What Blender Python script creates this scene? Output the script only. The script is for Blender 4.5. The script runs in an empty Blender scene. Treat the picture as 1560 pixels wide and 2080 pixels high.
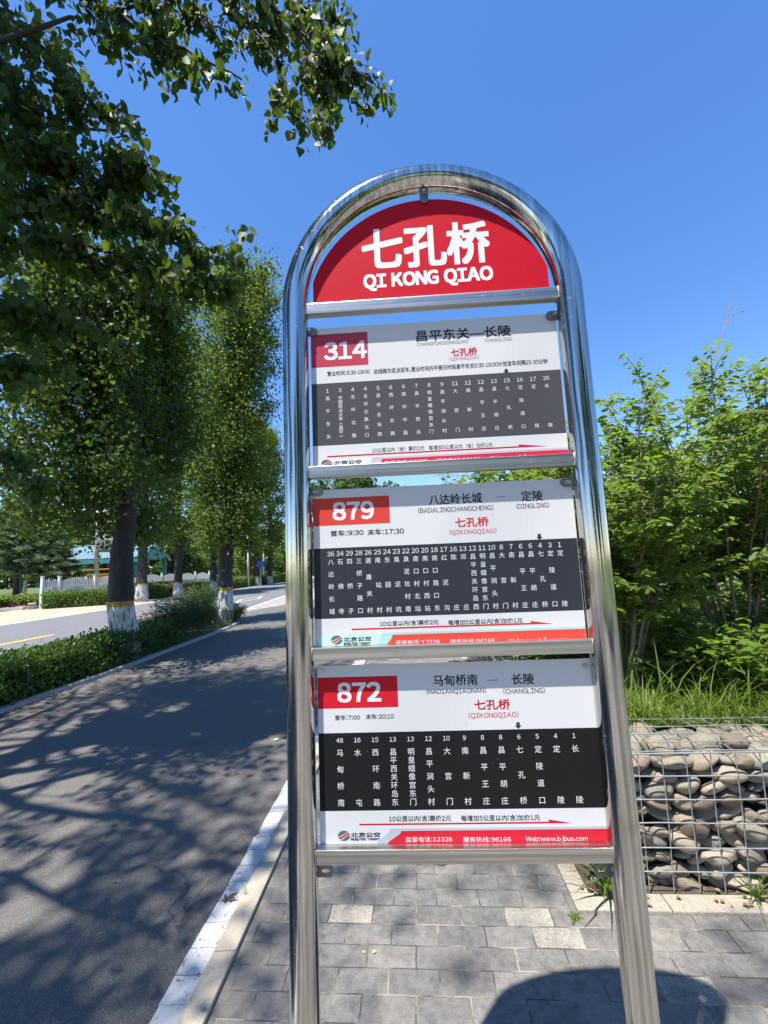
import bpy, bmesh, math, random
import numpy as np
from mathutils import Vector, Matrix
R = math.radians
random.seed(7)
scene = bpy.context.scene
COL = scene.collection

# ------------------------------------------------------------------ camera
EYE = 1.5
FPX, PITCH, ROLL = 870.0, 0.1257, -0.0435        # focal length in photo pixels (1560 wide)
FW = np.array([0, math.cos(PITCH), math.sin(PITCH)])
UP0 = np.array([0, -math.sin(PITCH), math.cos(PITCH)])
RT = math.cos(ROLL)*np.array([1., 0, 0]) + math.sin(ROLL)*UP0
UP = -math.sin(ROLL)*np.array([1., 0, 0]) + math.cos(ROLL)*UP0
cam = bpy.data.cameras.new('camera')
cam.sensor_fit = 'VERTICAL'; cam.sensor_height = 24.0
cam.lens = 24.0*FPX/2080.0
cam.clip_start = 0.05; cam.clip_end = 4000
camo = bpy.data.objects.new('camera', cam); COL.objects.link(camo)
m4 = Matrix.Identity(4)
for i in range(3):
    m4[i][0], m4[i][1], m4[i][2] = RT[i], UP[i], -FW[i]
m4[2][3] = EYE
camo.matrix_world = m4
scene.camera = camo

# ------------------------------------------------------------------ light
SUN_TRAVEL = Vector((0.252, 0.29, -1.0)).normalized()
TO_SUN = -SUN_TRAVEL
SUN_EL = math.asin(TO_SUN.z)
SUN_AZ = math.atan2(TO_SUN.x, TO_SUN.y)          # clockwise from +Y
world = bpy.data.worlds.new('World'); scene.world = world; world.use_nodes = True
wn = world.node_tree.nodes; wl = world.node_tree.links
bg = wn['Background']
sky = wn.new('ShaderNodeTexSky'); sky.sky_type = 'NISHITA'; sky.sun_disc = False
sky.sun_elevation = SUN_EL; sky.sun_rotation = SUN_AZ
sky.air_density = 1.0; sky.dust_density = 0.15; sky.ozone_density = 2.2; sky.altitude = 60
hs = wn.new('ShaderNodeHueSaturation'); hs.inputs['Saturation'].default_value = 1.22
tint = wn.new('ShaderNodeMix'); tint.data_type = 'RGBA'; tint.blend_type = 'MULTIPLY'
tint.inputs[0].default_value = 1.0; tint.inputs[7].default_value = (1.0, .985, 1.09, 1)
wl.new(sky.outputs[0], hs.inputs['Color']); wl.new(hs.outputs[0], tint.inputs[6]); wl.new(tint.outputs[2], bg.inputs[0])
bg.inputs[1].default_value = 0.115
sun = bpy.data.lights.new('sun', 'SUN'); sun.energy = 5.0; sun.angle = R(0.53); sun.color = (1.0, 0.945, 0.86)
suno = bpy.data.objects.new('sun', sun); COL.objects.link(suno)
suno.rotation_euler = TO_SUN.to_track_quat('Z', 'Y').to_euler(); suno.location = (-5, -6, 20)
scene.view_settings.view_transform = 'Standard'; scene.view_settings.look = 'None'
scene.view_settings.exposure = 1.09; scene.view_settings.gamma = 1.0
scene.cycles.max_bounces = 8; scene.cycles.transparent_max_bounces = 8
try:
    scene.cycles.use_denoising = True
except Exception:
    pass

# ------------------------------------------------------------------ helpers
def at(px, py, depth):
    """the point seen at a photo pixel, a given distance forward of the camera"""
    d = FW*FPX + RT*(px-780) + UP*(1040-py)
    return np.array([0, 0, EYE]) + d*(depth/d[1])

def tag(o, label=None, cat=None, group=None, kind=None):
    if label: o['label'] = label
    if cat: o['category'] = cat
    if group: o['group'] = group
    if kind: o['kind'] = kind
    return o

def thing(name, label, cat, loc=(0, 0, 0), rz=0, group=None):
    o = bpy.data.objects.new(name, None); COL.objects.link(o)
    o.empty_display_size = 0.1
    o.location = loc; o.rotation_euler = (0, 0, rz)
    return tag(o, label, cat, group)

def copy_tree(o, parent=None):
    c = o.copy(); COL.objects.link(c)
    if parent: c.parent = parent
    for ch in [q for q in bpy.data.objects if q.parent == o]:
        copy_tree(ch, c)
    return c

class MB:
    """collects simple shapes, then links them as one mesh object"""
    def __init__(s): s.v, s.f, s.m = [], [], []
    def add(s, vs, fs, mi=0):
        b = len(s.v); s.v += [tuple(map(float, p)) for p in vs]
        s.f += [tuple(b+i for i in f) for f in fs]; s.m += [mi]*len(fs)
    def box(s, lo, hi, mi=0):
        x0, y0, z0 = lo; x1, y1, z1 = hi
        s.add([(x0,y0,z0),(x1,y0,z0),(x1,y1,z0),(x0,y1,z0),(x0,y0,z1),(x1,y0,z1),(x1,y1,z1),(x0,y1,z1)],
              [(0,3,2,1),(4,5,6,7),(0,1,5,4),(1,2,6,5),(2,3,7,6),(3,0,4,7)], mi)
    def cbox(s, c, h, rz=0, mi=0):
        b = len(s.v); s.box((-h[0],-h[1],-h[2]), h, mi)
        ca, sa = math.cos(rz), math.sin(rz)
        for i in range(b, len(s.v)):
            x, y, z = s.v[i]; s.v[i] = (c[0]+ca*x-sa*y, c[1]+sa*x+ca*y, c[2]+z)
    def tube(s, pts, rad, n=8, mi=0, cap=True):
        pts = [np.array(p, float) for p in pts]
        if np.isscalar(rad): rad = [rad]*len(pts)
        b = len(s.v); prev = None
        for i, p in enumerate(pts):
            t = pts[min(i+1, len(pts)-1)] - pts[max(i-1, 0)]
            t = t/(np.linalg.norm(t)+1e-12)
            if prev is None:
                a = np.cross(t, (0, 0, 1.0))
                if np.linalg.norm(a) < .1: a = np.cross(t, (0, 1.0, 0))
            else:
                a = prev - t*np.dot(prev, t)
            a = a/np.linalg.norm(a); prev = a; c = np.cross(t, a)
            for k in range(n):
                th = 2*math.pi*k/n
                s.v.append(tuple(p + rad[i]*(a*math.cos(th)+c*math.sin(th))))
        for i in range(len(pts)-1):
            for k in range(n):
                k2 = (k+1) % n
                s.f.append((b+i*n+k, b+i*n+k2, b+(i+1)*n+k2, b+(i+1)*n+k)); s.m.append(mi)
        if cap:
            s.f.append(tuple(b+k for k in range(n))[::-1]); s.m.append(mi)
            e = b+(len(pts)-1)*n
            s.f.append(tuple(e+k for k in range(n))); s.m.append(mi)
    def sheet(s, left, right, z, mi=0):
        n = len(left); b = len(s.v)
        for (a, c) in zip(left, right):
            s.v.append((a[0], a[1], z)); s.v.append((c[0], c[1], z))
        for i in range(n-1):
            s.f.append((b+2*i, b+2*i+1, b+2*i+3, b+2*i+2)); s.m.append(mi)
    def build(s, name, mats, parent=None, smooth=False, bevel=0, bseg=2):
        me = bpy.data.meshes.new(name); me.from_pydata(s.v, [], s.f)
        if not isinstance(mats, (list, tuple)): mats = [mats]
        for m in mats: me.materials.append(m)
        if len(mats) > 1: me.polygons.foreach_set('material_index', s.m)
        if smooth: me.polygons.foreach_set('use_smooth', [True]*len(me.polygons))
        me.update()
        o = bpy.data.objects.new(name, me); COL.objects.link(o)
        if parent: o.parent = parent
        if bevel:
            md = o.modifiers.new('bevel', 'BEVEL'); md.width = bevel; md.segments = bseg; md.limit_method = 'ANGLE'
        return o

def struct(o, kind='structure'):
    o['kind'] = kind; return o

# leaves -----------------------------------------------------------------
SHAPES = {
 'poplar': [(0, 0, 0), (.47, .16, .10), (.36, .52, .08), (0, 1, 0), (-.36, .52, .08), (-.47, .16, .10)],
 'poplar8': [(0, 0, 0), (.34, .04, .10), (.50, .30, .14), (.27, .68, .04), (0, 1, -.14), (-.27, .68, .04), (-.50, .30, .14), (-.34, .04, .10)],
 'ovate':  [(0, 0, 0), (.20, .25, .05), (.22, .60, .05), (0, 1, -.10), (-.22, .60, .05), (-.20, .25, .05)],
 'round':  [(0, 0, 0), (.33, .25, .06), (.33, .68, .06), (0, 1, 0), (-.33, .68, .06), (-.33, .25, .06)],
 'needle': [(0, 0, 0), (.05, .2, 0), (.05, .7, 0), (0, 1, 0), (-.05, .7, 0), (-.05, .2, 0)],
 'herb':   [(0, 0, 0), (.12, .25, .05), (.12, .60, .05), (0, 1, -.08), (-.12, .60, .05), (-.12, .25, .05)],
}
def leaf_mesh(name, pos, d, n, size, shape):
    """many leaf blades in one mesh: d = direction of the tip, n = upper side"""
    N = len(pos)
    d = d/np.linalg.norm(d, axis=1, keepdims=True)
    s = np.cross(d, n); s /= (np.linalg.norm(s, axis=1, keepdims=True)+1e-9)
    n = np.cross(s, d)
    P = np.array(SHAPES[shape])
    size = np.broadcast_to(np.asarray(size, float), (N,))
    V = (pos[:, None, :] + size[:, None, None]*(P[None, :, 0:1]*s[:, None, :] + P[None, :, 1:2]*d[:, None, :] + P[None, :, 2:3]*n[:, None, :]))
    k = P.shape[0]
    base = (np.arange(N)*k)[:, None]
    Q = [[0, 1, 2, 3], [0, 3, 4, 5]]+([[0, 5, 6, 7]] if k == 8 else []); nq = len(Q)
    F = np.stack([base+np.array(q) for q in Q], 1).reshape(-1)
    me = bpy.data.meshes.new(name)
    me.vertices.add(N*k); me.vertices.foreach_set('co', V.reshape(-1).astype(np.float32))
    me.loops.add(len(F)); me.loops.foreach_set('vertex_index', F.astype(np.int32))
    me.polygons.add(nq*N); me.polygons.foreach_set('loop_start', np.arange(0, 4*nq*N, 4, dtype=np.int32))
    me.polygons.foreach_set('loop_total', np.full(nq*N, 4, dtype=np.int32))
    me.update(calc_edges=True); me.validate()
    return me

def link(name, me, mat, parent=None):
    me.materials.append(mat)
    o = bpy.data.objects.new(name, me); COL.objects.link(o)
    if parent: o.parent = parent
    return o

def rnd_dirs(rng, N, down=0.0, spread=1.0):
    d = rng.normal(0, spread, (N, 3)); d[:, 2] -= down
    return d/np.linalg.norm(d, axis=1, keepdims=True)

# ------------------------------------------------------------------ materials
def mat(name):
    m = bpy.data.materials.new(name); m.use_nodes = True
    nt = m.node_tree; return m, nt.nodes, nt.links, nt.nodes['Principled BSDF']
def coords(N, L, kind='Object', scale=(1, 1, 1), rot=(0, 0, 0)):
    tc = N.new('ShaderNodeTexCoord'); mp = N.new('ShaderNodeMapping')
    mp.inputs['Scale'].default_value = scale; mp.inputs['Rotation'].default_value = rot
    L.new(tc.outputs[kind], mp.inputs[0]); return mp.outputs[0]
def noise(N, L, co, sc, det=4, rough=.55):
    t = N.new('ShaderNodeTexNoise'); t.inputs['Scale'].default_value = sc
    t.inputs['Detail'].default_value = det; t.inputs['Roughness'].default_value = rough
    if co is not None: L.new(co, t.inputs['Vector'])
    return t.outputs['Fac']
def ramp(N, L, fac, stops):
    r = N.new('ShaderNodeValToRGB'); e = r.color_ramp.elements
    while len(e) < len(stops): e.new(.5)
    for q, (p, c) in zip(e, stops):
        q.position = p; q.color = (*c, 1) if len(c) == 3 else c
    L.new(fac, r.inputs[0]); return r.outputs[0]
def mixc(N, L, fac, a, b, mode='MIX'):
    x = N.new('ShaderNodeMix'); x.data_type = 'RGBA'; x.blend_type = mode
    for s, val in ((0, fac), (6, a), (7, b)):
        if isinstance(val, (int, float)): x.inputs[s].default_value = val
        elif isinstance(val, tuple): x.inputs[s].default_value = (*val, 1)
        else: L.new(val, x.inputs[s])
    return x.outputs[2]
def mth(N, L, op, a, b=None, clamp=False):
    x = N.new('ShaderNodeMath'); x.operation = op; x.use_clamp = clamp
    for i, val in ((0, a), (1, b)):
        if val is None: continue
        if isinstance(val, (int, float)): x.inputs[i].default_value = val
        else: L.new(val, x.inputs[i])
    return x.outputs[0]
def bump(N, L, P, h, strength=.3, dist=.01):
    b = N.new('ShaderNodeBump'); b.inputs['Strength'].default_value = strength; b.inputs['Distance'].default_value = dist
    L.new(h, b.inputs['Height']); L.new(b.outputs[0], P.inputs['Normal'])

def m_plain(name, col, rough=.5, metal=0, var=.12, sc=6, spec=.5, bmp=0):
    m, N, L, P = mat(name)
    co = coords(N, L)
    f = noise(N, L, co, sc, 5)
    c = mixc(N, L, f, tuple(x*(1-var) for x in col), tuple(min(1, x*(1+var)) for x in col))
    L.new(c, P.inputs['Base Color']); P.inputs['Roughness'].default_value = rough; P.inputs['Metallic'].default_value = metal
    P.inputs['Specular IOR Level'].default_value = spec
    if bmp: bump(N, L, P, noise(N, L, co, sc*12, 3), bmp, .004)
    return m

def m_leaf(name, dark, light, trans, rough=.42, tfac=.35, sp=.5):
    m, N, L, P = mat(name)
    g = N.new('ShaderNodeNewGeometry')
    c = mixc(N, L, g.outputs['Random Per Island'], dark, light)
    L.new(c, P.inputs['Base Color']); P.inputs['Roughness'].default_value = rough
    P.inputs['Specular IOR Level'].default_value = sp
    t = N.new('ShaderNodeBsdfTranslucent')
    tcx = mixc(N, L, g.outputs['Random Per Island'], tuple(x*.7 for x in trans), trans)
    L.new(tcx, t.inputs[0])
    mx = N.new('ShaderNodeMixShader'); mx.inputs[0].default_value = tfac
    L.new(P.outputs[0], mx.inputs[1]); L.new(t.outputs[0], mx.inputs[2])
    L.new(mx.outputs[0], N['Material Output'].inputs[0])
    return m

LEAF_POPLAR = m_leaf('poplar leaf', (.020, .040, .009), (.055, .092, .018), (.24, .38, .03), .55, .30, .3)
LEAF_POPLAR2 = m_leaf('sunlit poplar leaf', (.028, .052, .010), (.085, .125, .022), (.30, .44, .035), .52, .36, .3)  # brighter copy of the poplar leaf, its sunlit look put into the colour
LEAF_SHRUB = m_leaf('shrub leaf', (.055, .105, .018), (.115, .185, .032), (.34, .50, .045), .5, .42, .35)
LEAF_HEDGE = m_leaf('hedge leaf', (.035, .075, .014), (.075, .135, .022), (.20, .34, .03), .45)
LEAF_BRIGHT = m_leaf('bright leaf', (.065, .12, .022), (.12, .19, .035), (.28, .42, .05), .5)
LEAF_DULL = m_leaf('dull leaf', (.045, .085, .028), (.085, .13, .045), (.16, .26, .05), .6)
LEAF_PINE = m_leaf('pine needle', (.08, .14, .06), (.15, .22, .095), (.10, .18, .05), .55, .2)
LEAF_PURPLE = m_leaf('purple leaf', (.07, .035, .030), (.13, .055, .045), (.25, .08, .06), .5)
GRASS = m_leaf('grass blade', (.07, .125, .018), (.16, .22, .04), (.36, .50, .06), .5, .45)
WEED = m_leaf('weed blade', (.05, .10, .02), (.10, .16, .04), (.24, .36, .05), .5, .35)

def m_bark(wash):
    m, N, L, P = mat('bark' + (' whitewashed' if wash else ''))
    co = coords(N, L, scale=(1, 1, .16)); co1 = coords(N, L)
    f = noise(N, L, co, 16, 6, .7); f2 = noise(N, L, co1, 5, 4)
    c = ramp(N, L, f, [(.35, (.014, .012, .010)), (.55, (.046, .039, .033)), (.75, (.11, .096, .082))])
    c = mixc(N, L, f2, c, (.036, .033, .03))
    h = f
    if wash:
        sx = N.new('ShaderNodeSeparateXYZ'); L.new(co1, sx.inputs[0])
        z = mth(N, L, 'ADD', sx.outputs[2], mth(N, L, 'MULTIPLY', mth(N, L, 'SUBTRACT', f2, .5), .05))
        flake = ramp(N, L, noise(N, L, co, 24, 6, .75), [(.40, (0, 0, 0)), (.52, (1, 1, 1))])
        white = mixc(N, L, f, (.46, .47, .48), (.70, .70, .68))
        wf = mth(N, L, 'MULTIPLY', mth(N, L, 'LESS_THAN', z, .98), flake)
        c = mixc(N, L, wf, c, white)
        yf = mth(N, L, 'MULTIPLY', mth(N, L, 'GREATER_THAN', z, .98), mth(N, L, 'LESS_THAN', z, 1.08))
        yf = mth(N, L, 'MULTIPLY', yf, mth(N, L, 'ADD', mth(N, L, 'MULTIPLY', flake, .4), .6))
        c = mixc(N, L, yf, c, (.42, .27, .05))
    L.new(c, P.inputs['Base Color']); P.inputs['Roughness'].default_value = .85
    bump(N, L, P, h, .9, .03)
    return m
BARK = m_bark(False); BARKW = m_bark(True)
TWIG = m_plain('twig bark', (.11, .085, .06), .8, var=.3, sc=20)
STEM = m_plain('pale stem', (.22, .18, .125), .8, var=.3, sc=14)
PALEBARK = m_plain('pale poplar bark', (.34, .34, .30), .8, var=.3, sc=5)

def m_steel(name, base_r, grain=(90, 90, 1.2)):
    m, N, L, P = mat(name)
    co = coords(N, L, scale=grain); co1 = coords(N, L)
    st = noise(N, L, co, 1.0, 3, .6)
    sm = noise(N, L, co1, 7, 6, .65)
    spots = ramp(N, L, noise(N, L, co1, 90, 3, .7), [(.66, (0, 0, 0)), (.72, (1, 1, 1))])
    c = mixc(N, L, ramp(N, L, st, [(.36, (0, 0, 0)), (.64, (1, 1, 1))]), (.34, .33, .31), (.64, .625, .59))  # grain streaks, their contrast raised to paint in missing dark reflections
    dirt = ramp(N, L, sm, [(.55, (0, 0, 0)), (.75, (1, 1, 1))])
    c = mixc(N, L, mth(N, L, 'MULTIPLY', dirt, .45), c, (.30, .26, .20))
    L.new(c, P.inputs['Base Color']); P.inputs['Metallic'].default_value = 1
    r = mth(N, L, 'ADD', mth(N, L, 'MULTIPLY', st, .08), mth(N, L, 'MULTIPLY', dirt, .10))
    r = mth(N, L, 'ADD', mth(N, L, 'ADD', r, base_r), mth(N, L, 'MULTIPLY', spots, .35))
    L.new(r, P.inputs['Roughness'])
    bump(N, L, P, mth(N, L, 'ADD', st, mth(N, L, 'MULTIPLY', sm, .8)), .10, .002)
    return m
STEEL = m_steel('stainless steel tube', .07); BARSTEEL = m_steel('brushed steel bar', .30, (1.2, 110, 110))
TABM = m_plain('galvanised tab', (.20, .195, .185), .5, .85, var=.35, sc=30)
WELD = m_plain('weld bead', (.28, .25, .21), .55, .9, var=.4, sc=60)
BOLTM = m_plain('zinc bolt', (.45, .43, .38), .35, 1, var=.3, sc=40)

def m_paint(name, col, rough=.38, fade=.10, grain=0, spots=.5):
    """printed vinyl: slight fading, dust and specks of dirt"""
    m, N, L, P = mat(name)
    co = coords(N, L)
    f = noise(N, L, co, 3.0, 5); g = noise(N, L, co, 700, 2)
    c = mixc(N, L, f, col, tuple(min(1, x*(1-fade)+fade*.35) for x in col))
    if grain: c = mixc(N, L, mth(N, L, 'MULTIPLY', g, grain), c, (.5, .5, .5))
    sp = ramp(N, L, noise(N, L, co, 55, 3, .8), [(.70, (0, 0, 0)), (.73, (1, 1, 1))])
    c = mixc(N, L, mth(N, L, 'MULTIPLY', sp, spots*.6), c, (.22, .20, .17))
    L.new(c, P.inputs['Base Color'])
    L.new(mth(N, L, 'ADD', mth(N, L, 'MULTIPLY', f, .2), rough), P.inputs['Roughness'])
    P.inputs['Specular IOR Level'].default_value = .07
    bump(N, L, P, f, .05, .01)
    return m

WHITE = m_paint('white vinyl', (.615, .62, .63), .4, .05, spots=.35)
BLACKTXT = m_paint('black print', (.03, .03, .035), .5, .03, spots=0)
WHITETXT = m_paint('white print', (.70, .71, .72), .5, .02, spots=0)

def m_asphalt(name, base, patch=.25, spark=.5, sc=1.0):
    m, N, L, P = mat(name)
    co = coords(N, L)
    fine = noise(N, L, co, 230*sc, 3, .7); mid = noise(N, L, co, 1.1, 6, .6); big = noise(N, L, co, .25, 3)
    v = N.new('ShaderNodeTexVoronoi'); v.inputs['Scale'].default_value = 130*sc; L.new(co, v.inputs['Vector'])
    c = mixc(N, L, mid, tuple(x*(1-patch) for x in base), tuple(x*(1+patch) for x in base))
    c = mixc(N, L, big, c, tuple(x*1.15 for x in base))
    ag = ramp(N, L, fine, [(.38, (.35, .35, .35)), (.62, (1.35, 1.35, 1.35))])
    c = mixc(N, L, 1.0, c, ag, 'MULTIPLY')
    st = N.new('ShaderNodeSeparateColor'); L.new(v.outputs['Color'], st.inputs[0])
    sk = mth(N, L, 'MULTIPLY', mth(N, L, 'GREATER_THAN', st.outputs[0], .93), spark)
    c = mixc(N, L, sk, c, tuple(min(1, x*3.2) for x in base))
    ed = N.new('ShaderNodeTexVoronoi'); ed.feature = 'DISTANCE_TO_EDGE'; ed.inputs['Scale'].default_value = .42
    wv = N.new('ShaderNodeTexNoise'); wv.inputs['Scale'].default_value = 2.2; wv.inputs['Detail'].default_value = 6; L.new(co, wv.inputs['Vector'])
    wa = N.new('ShaderNodeVectorMath'); wa.operation = 'ADD'; L.new(co, wa.inputs[0]); L.new(wv.outputs['Color'], wa.inputs[1]); L.new(wa.outputs[0], ed.inputs['Vector'])
    crack = mth(N, L, 'MULTIPLY', mth(N, L, 'LESS_THAN', ed.outputs['Distance'], .0045), mth(N, L, 'GREATER_THAN', mid, .57))
    c = mixc(N, L, mth(N, L, 'MULTIPLY', crack, .5), c, tuple(x*.25 for x in base))
    stain = ramp(N, L, noise(N, L, co, .9, 3, .5), [(.64, (0, 0, 0)), (.70, (1, 1, 1))])
    c = mixc(N, L, mth(N, L, 'MULTIPLY', stain, .35), c, tuple(x*.45 for x in base))
    L.new(c, P.inputs['Base Color']); P.inputs['Roughness'].default_value = .82
    bump(N, L, P, mth(N, L, 'ADD', fine, v.outputs['Distance']), .55, .006)
    return m
ASPHALT = m_asphalt('dark asphalt', (.122, .115, .106), spark=.25, sc=1.5)
ROADGREY = m_asphalt('worn grey asphalt', (.135, .137, .145), .15, .25, .6)

def m_concrete(name, col, wear=.5, joint=0):
    m, N, L, P = mat(name)
    co = coords(N, L)
    f = noise(N, L, co, 4, 7, .65); g = noise(N, L, co, 120, 4, .7)
    c = mixc(N, L, f, tuple(x*.75 for x in col), tuple(min(1, x*1.15) for x in col))
    gr = ramp(N, L, g, [(.36, (.55, .55, .55)), (.56, (1.08, 1.08, 1.08))])
    c = mixc(N, L, wear, c, mixc(N, L, 1.0, c, gr, 'MULTIPLY'))
    L.new(c, P.inputs['Base Color']); P.inputs['Roughness'].default_value = .85
    bump(N, L, P, mth(N, L, 'ADD', g, f), .3, .004)
    return m
KERBM = m_concrete('beige kerb concrete', (.42, .37, .29), .45)
KERBG = m_concrete('grey kerb concrete', (.36, .35, .32), .8)
CONC = m_concrete('grey concrete', (.40, .38, .35), .6)

def m_whiteline(name='worn white road paint', wear=.585):
    m, N, L, P = mat(name)
    co = coords(N, L)
    g = noise(N, L, co, 34, 6, .75); f = noise(N, L, co, 3.3, 5, .6)
    w = ramp(N, L, mth(N, L, 'ADD', mth(N, L, 'MULTIPLY', g, .6), mth(N, L, 'MULTIPLY', f, .4)), [(wear-.03, (0, 0, 0)), (wear+.02, (1, 1, 1))])
    c = mixc(N, L, f, (.46, .46, .45), (.60, .60, .585))
    c = mixc(N, L, w, c, (.12, .11, .10))
    L.new(c, P.inputs['Base Color']); P.inputs['Roughness'].default_value = .7
    bump(N, L, P, g, .3, .004)
    return m
WLINE = m_whiteline()
YLINE = m_plain('yellow road paint', (.62, .42, .06), .7, var=.2, sc=8)

def m_pavers():
    m, N, L, P = mat('grey brick pavers')
    co = coords(N, L, rot=(0, 0, R(4.3)))
    nz = N.new('ShaderNodeTexNoise'); nz.inputs['Scale'].default_value = 9; nz.inputs['Detail'].default_value = 3; L.new(co, nz.inputs['Vector'])
    vm = N.new('ShaderNodeVectorMath'); vm.operation = 'SUBTRACT'; L.new(nz.outputs['Color'], vm.inputs[0]); vm.inputs[1].default_value = (.5, .5, .5)
    vs = N.new('ShaderNodeVectorMath'); vs.operation = 'SCALE'; L.new(vm.outputs[0], vs.inputs[0]); vs.inputs['Scale'].default_value = .009
    va = N.new('ShaderNodeVectorMath'); va.operation = 'ADD'; L.new(co, va.inputs[0]); L.new(vs.outputs[0], va.inputs[1])
    def brick(c1, c2, mort, msize, msm):
        b = N.new('ShaderNodeTexBrick'); L.new(va.outputs[0], b.inputs['Vector'])
        b.inputs['Color1'].default_value = (*c1, 1); b.inputs['Color2'].default_value = (*c2, 1); b.inputs['Mortar'].default_value = (*mort, 1)
        b.inputs['Scale'].default_value = 1.0; b.inputs['Brick Width'].default_value = .187; b.inputs['Row Height'].default_value = .0985
        b.inputs['Mortar Size'].default_value = msize; b.inputs['Mortar Smooth'].default_value = msm; b.inputs['Bias'].default_value = 0
        b.offset = .47; return b
    b0 = brick((0, 0, 0), (1, 1, 1), (.5, .5, .5), .0012, .1)      # per-brick random value
    sep = N.new('ShaderNodeSeparateColor'); L.new(b0.outputs['Color'], sep.inputs[0]); rv = sep.outputs[0]
    f = noise(N, L, co, 5, 6, .6); g = noise(N, L, co, 160, 4, .75); h = noise(N, L, co, 26, 5, .7)
    c = ramp(N, L, rv, [(0, (.122, .118, .111)), (.5, (.160, .153, .143)), (1, (.198, .189, .174))])
    c = mixc(N, L, mth(N, L, 'MULTIPLY', f, .6), c, (.128, .123, .116))
    blot = ramp(N, L, h, [(.35, (.70, .70, .70)), (.6, (1.12, 1.12, 1.12))])
    c = mixc(N, L, 1.0, c, blot, 'MULTIPLY')
    worn = mth(N, L, 'MULTIPLY', mth(N, L, 'GREATER_THAN', rv, .94), ramp(N, L, mth(N, L, 'ADD', mth(N, L, 'MULTIPLY', g, .45), mth(N, L, 'MULTIPLY', f, .55)), [(.42, (0, 0, 0)), (.62, (1, 1, 1))]))
    c = mixc(N, L, worn, c, (.38, .34, .27))
    c = mixc(N, L, 1.0, c, ramp(N, L, g, [(.34, (.72, .72, .72)), (.6, (1.12, 1.12, 1.12))]), 'MULTIPLY')
    b1 = brick((1, 1, 1), (1, 1, 1), (0, 0, 0), .0030, .35)
    sand = ramp(N, L, noise(N, L, co, 8, 4), [(.45, (.055, .052, .045)), (.62, (.30, .27, .20))])
    c = mixc(N, L, b1.outputs['Fac'], c, sand)
    dirt = ramp(N, L, noise(N, L, co, 2.1, 7, .7), [(.50, (0, 0, 0)), (.68, (1, 1, 1))])
    c = mixc(N, L, mth(N, L, 'MULTIPLY', dirt, .38), c, (.30, .275, .225))
    L.new(c, P.inputs['Base Color'])
    L.new(mth(N, L, 'ADD', mth(N, L, 'MULTIPLY', f, .3), .5), P.inputs['Roughness'])
    hh = mth(N, L, 'SUBTRACT', mth(N, L, 'ADD', mth(N, L, 'MULTIPLY', g, .12), mth(N, L, 'MULTIPLY', rv, .35)), mth(N, L, 'MULTIPLY', b1.outputs['Fac'], 1.2))
    bump(N, L, P, hh, .6, .006)
    return m
PAVERS = m_pavers()

def m_soil(name, a, b, sc=3):
    m, N, L, P = mat(name)
    co = coords(N, L)
    f = noise(N, L, co, sc, 8, .65); g = noise(N, L, co, sc*30, 4, .7)
    c = mixc(N, L, f, a, b); c = mixc(N, L, 1.0, c, ramp(N, L, g, [(.3, (.5, .5, .5)), (.65, (1.25, 1.25, 1.25))]), 'MULTIPLY')
    L.new(c, P.inputs['Base Color']); P.inputs['Roughness'].default_value = .95
    bump(N, L, P, g, .6, .02)
    return m
SOIL = m_soil('dark soil', (.055, .045, .032), (.11, .09, .06))
SAND = m_soil('sandy verge', (.30, .255, .185), (.40, .345, .26), 1.2)
MEADOW = m_soil('rough meadow', (.05, .085, .022), (.11, .14, .05), .8)
REDPAVE = m_concrete('red paving', (.42, .17, .14), .4)

def m_stone():
    m, N, L, P = mat('river cobble')
    co = coords(N, L)
    oi = N.new('ShaderNodeObjectInfo')
    c = ramp(N, L, oi.outputs['Random'], [(0, (.105, .082, .062)), (.18, (.26, .225, .165)), (.36, (.125, .125, .113)), (.55, (.33, .295, .225)), (.72, (.155, .115, .085)), (.86, (.20, .195, .172)), (1, (.29, .255, .19))])
    va = N.new('ShaderNodeVectorMath'); va.operation = 'ADD'; L.new(co, va.inputs[0])
    cb = N.new('ShaderNodeCombineXYZ'); L.new(mth(N, L, 'MULTIPLY', oi.outputs['Random'], 40), cb.inputs[0]); L.new(cb.outputs[0], va.inputs[1])
    f = noise(N, L, va.outputs[0], 14, 6, .65); g = noise(N, L, va.outputs[0], 110, 4, .7)
    c = mixc(N, L, 1.0, c, ramp(N, L, f, [(.3, (.55, .55, .54)), (.7, (1.3, 1.27, 1.2))]), 'MULTIPLY')
    c = mixc(N, L, 1.0, c, ramp(N, L, g, [(.3, (.7, .7, .7)), (.6, (1.1, 1.1, 1.1))]), 'MULTIPLY')
    L.new(c, P.inputs['Base Color']); P.inputs['Roughness'].default_value = .72
    bump(N, L, P, mth(N, L, 'ADD', f, mth(N, L, 'MULTIPLY', g, .3)), .35, .012)
    return m
STONE = m_stone()
WIRE = m_plain('galvanised wire', (.46, .47, .47), .42, .8, var=.2, sc=30)

# ------------------------------------------------------------------ setting: ground and roads
g = MB(); g.add([(-1500, -300, -.02), (1500, -300, -.02), (1500, 3000, -.02), (-1500, 3000, -.02)], [(0, 1, 2, 3)])
struct(g.build('ground', MEADOW))

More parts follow.
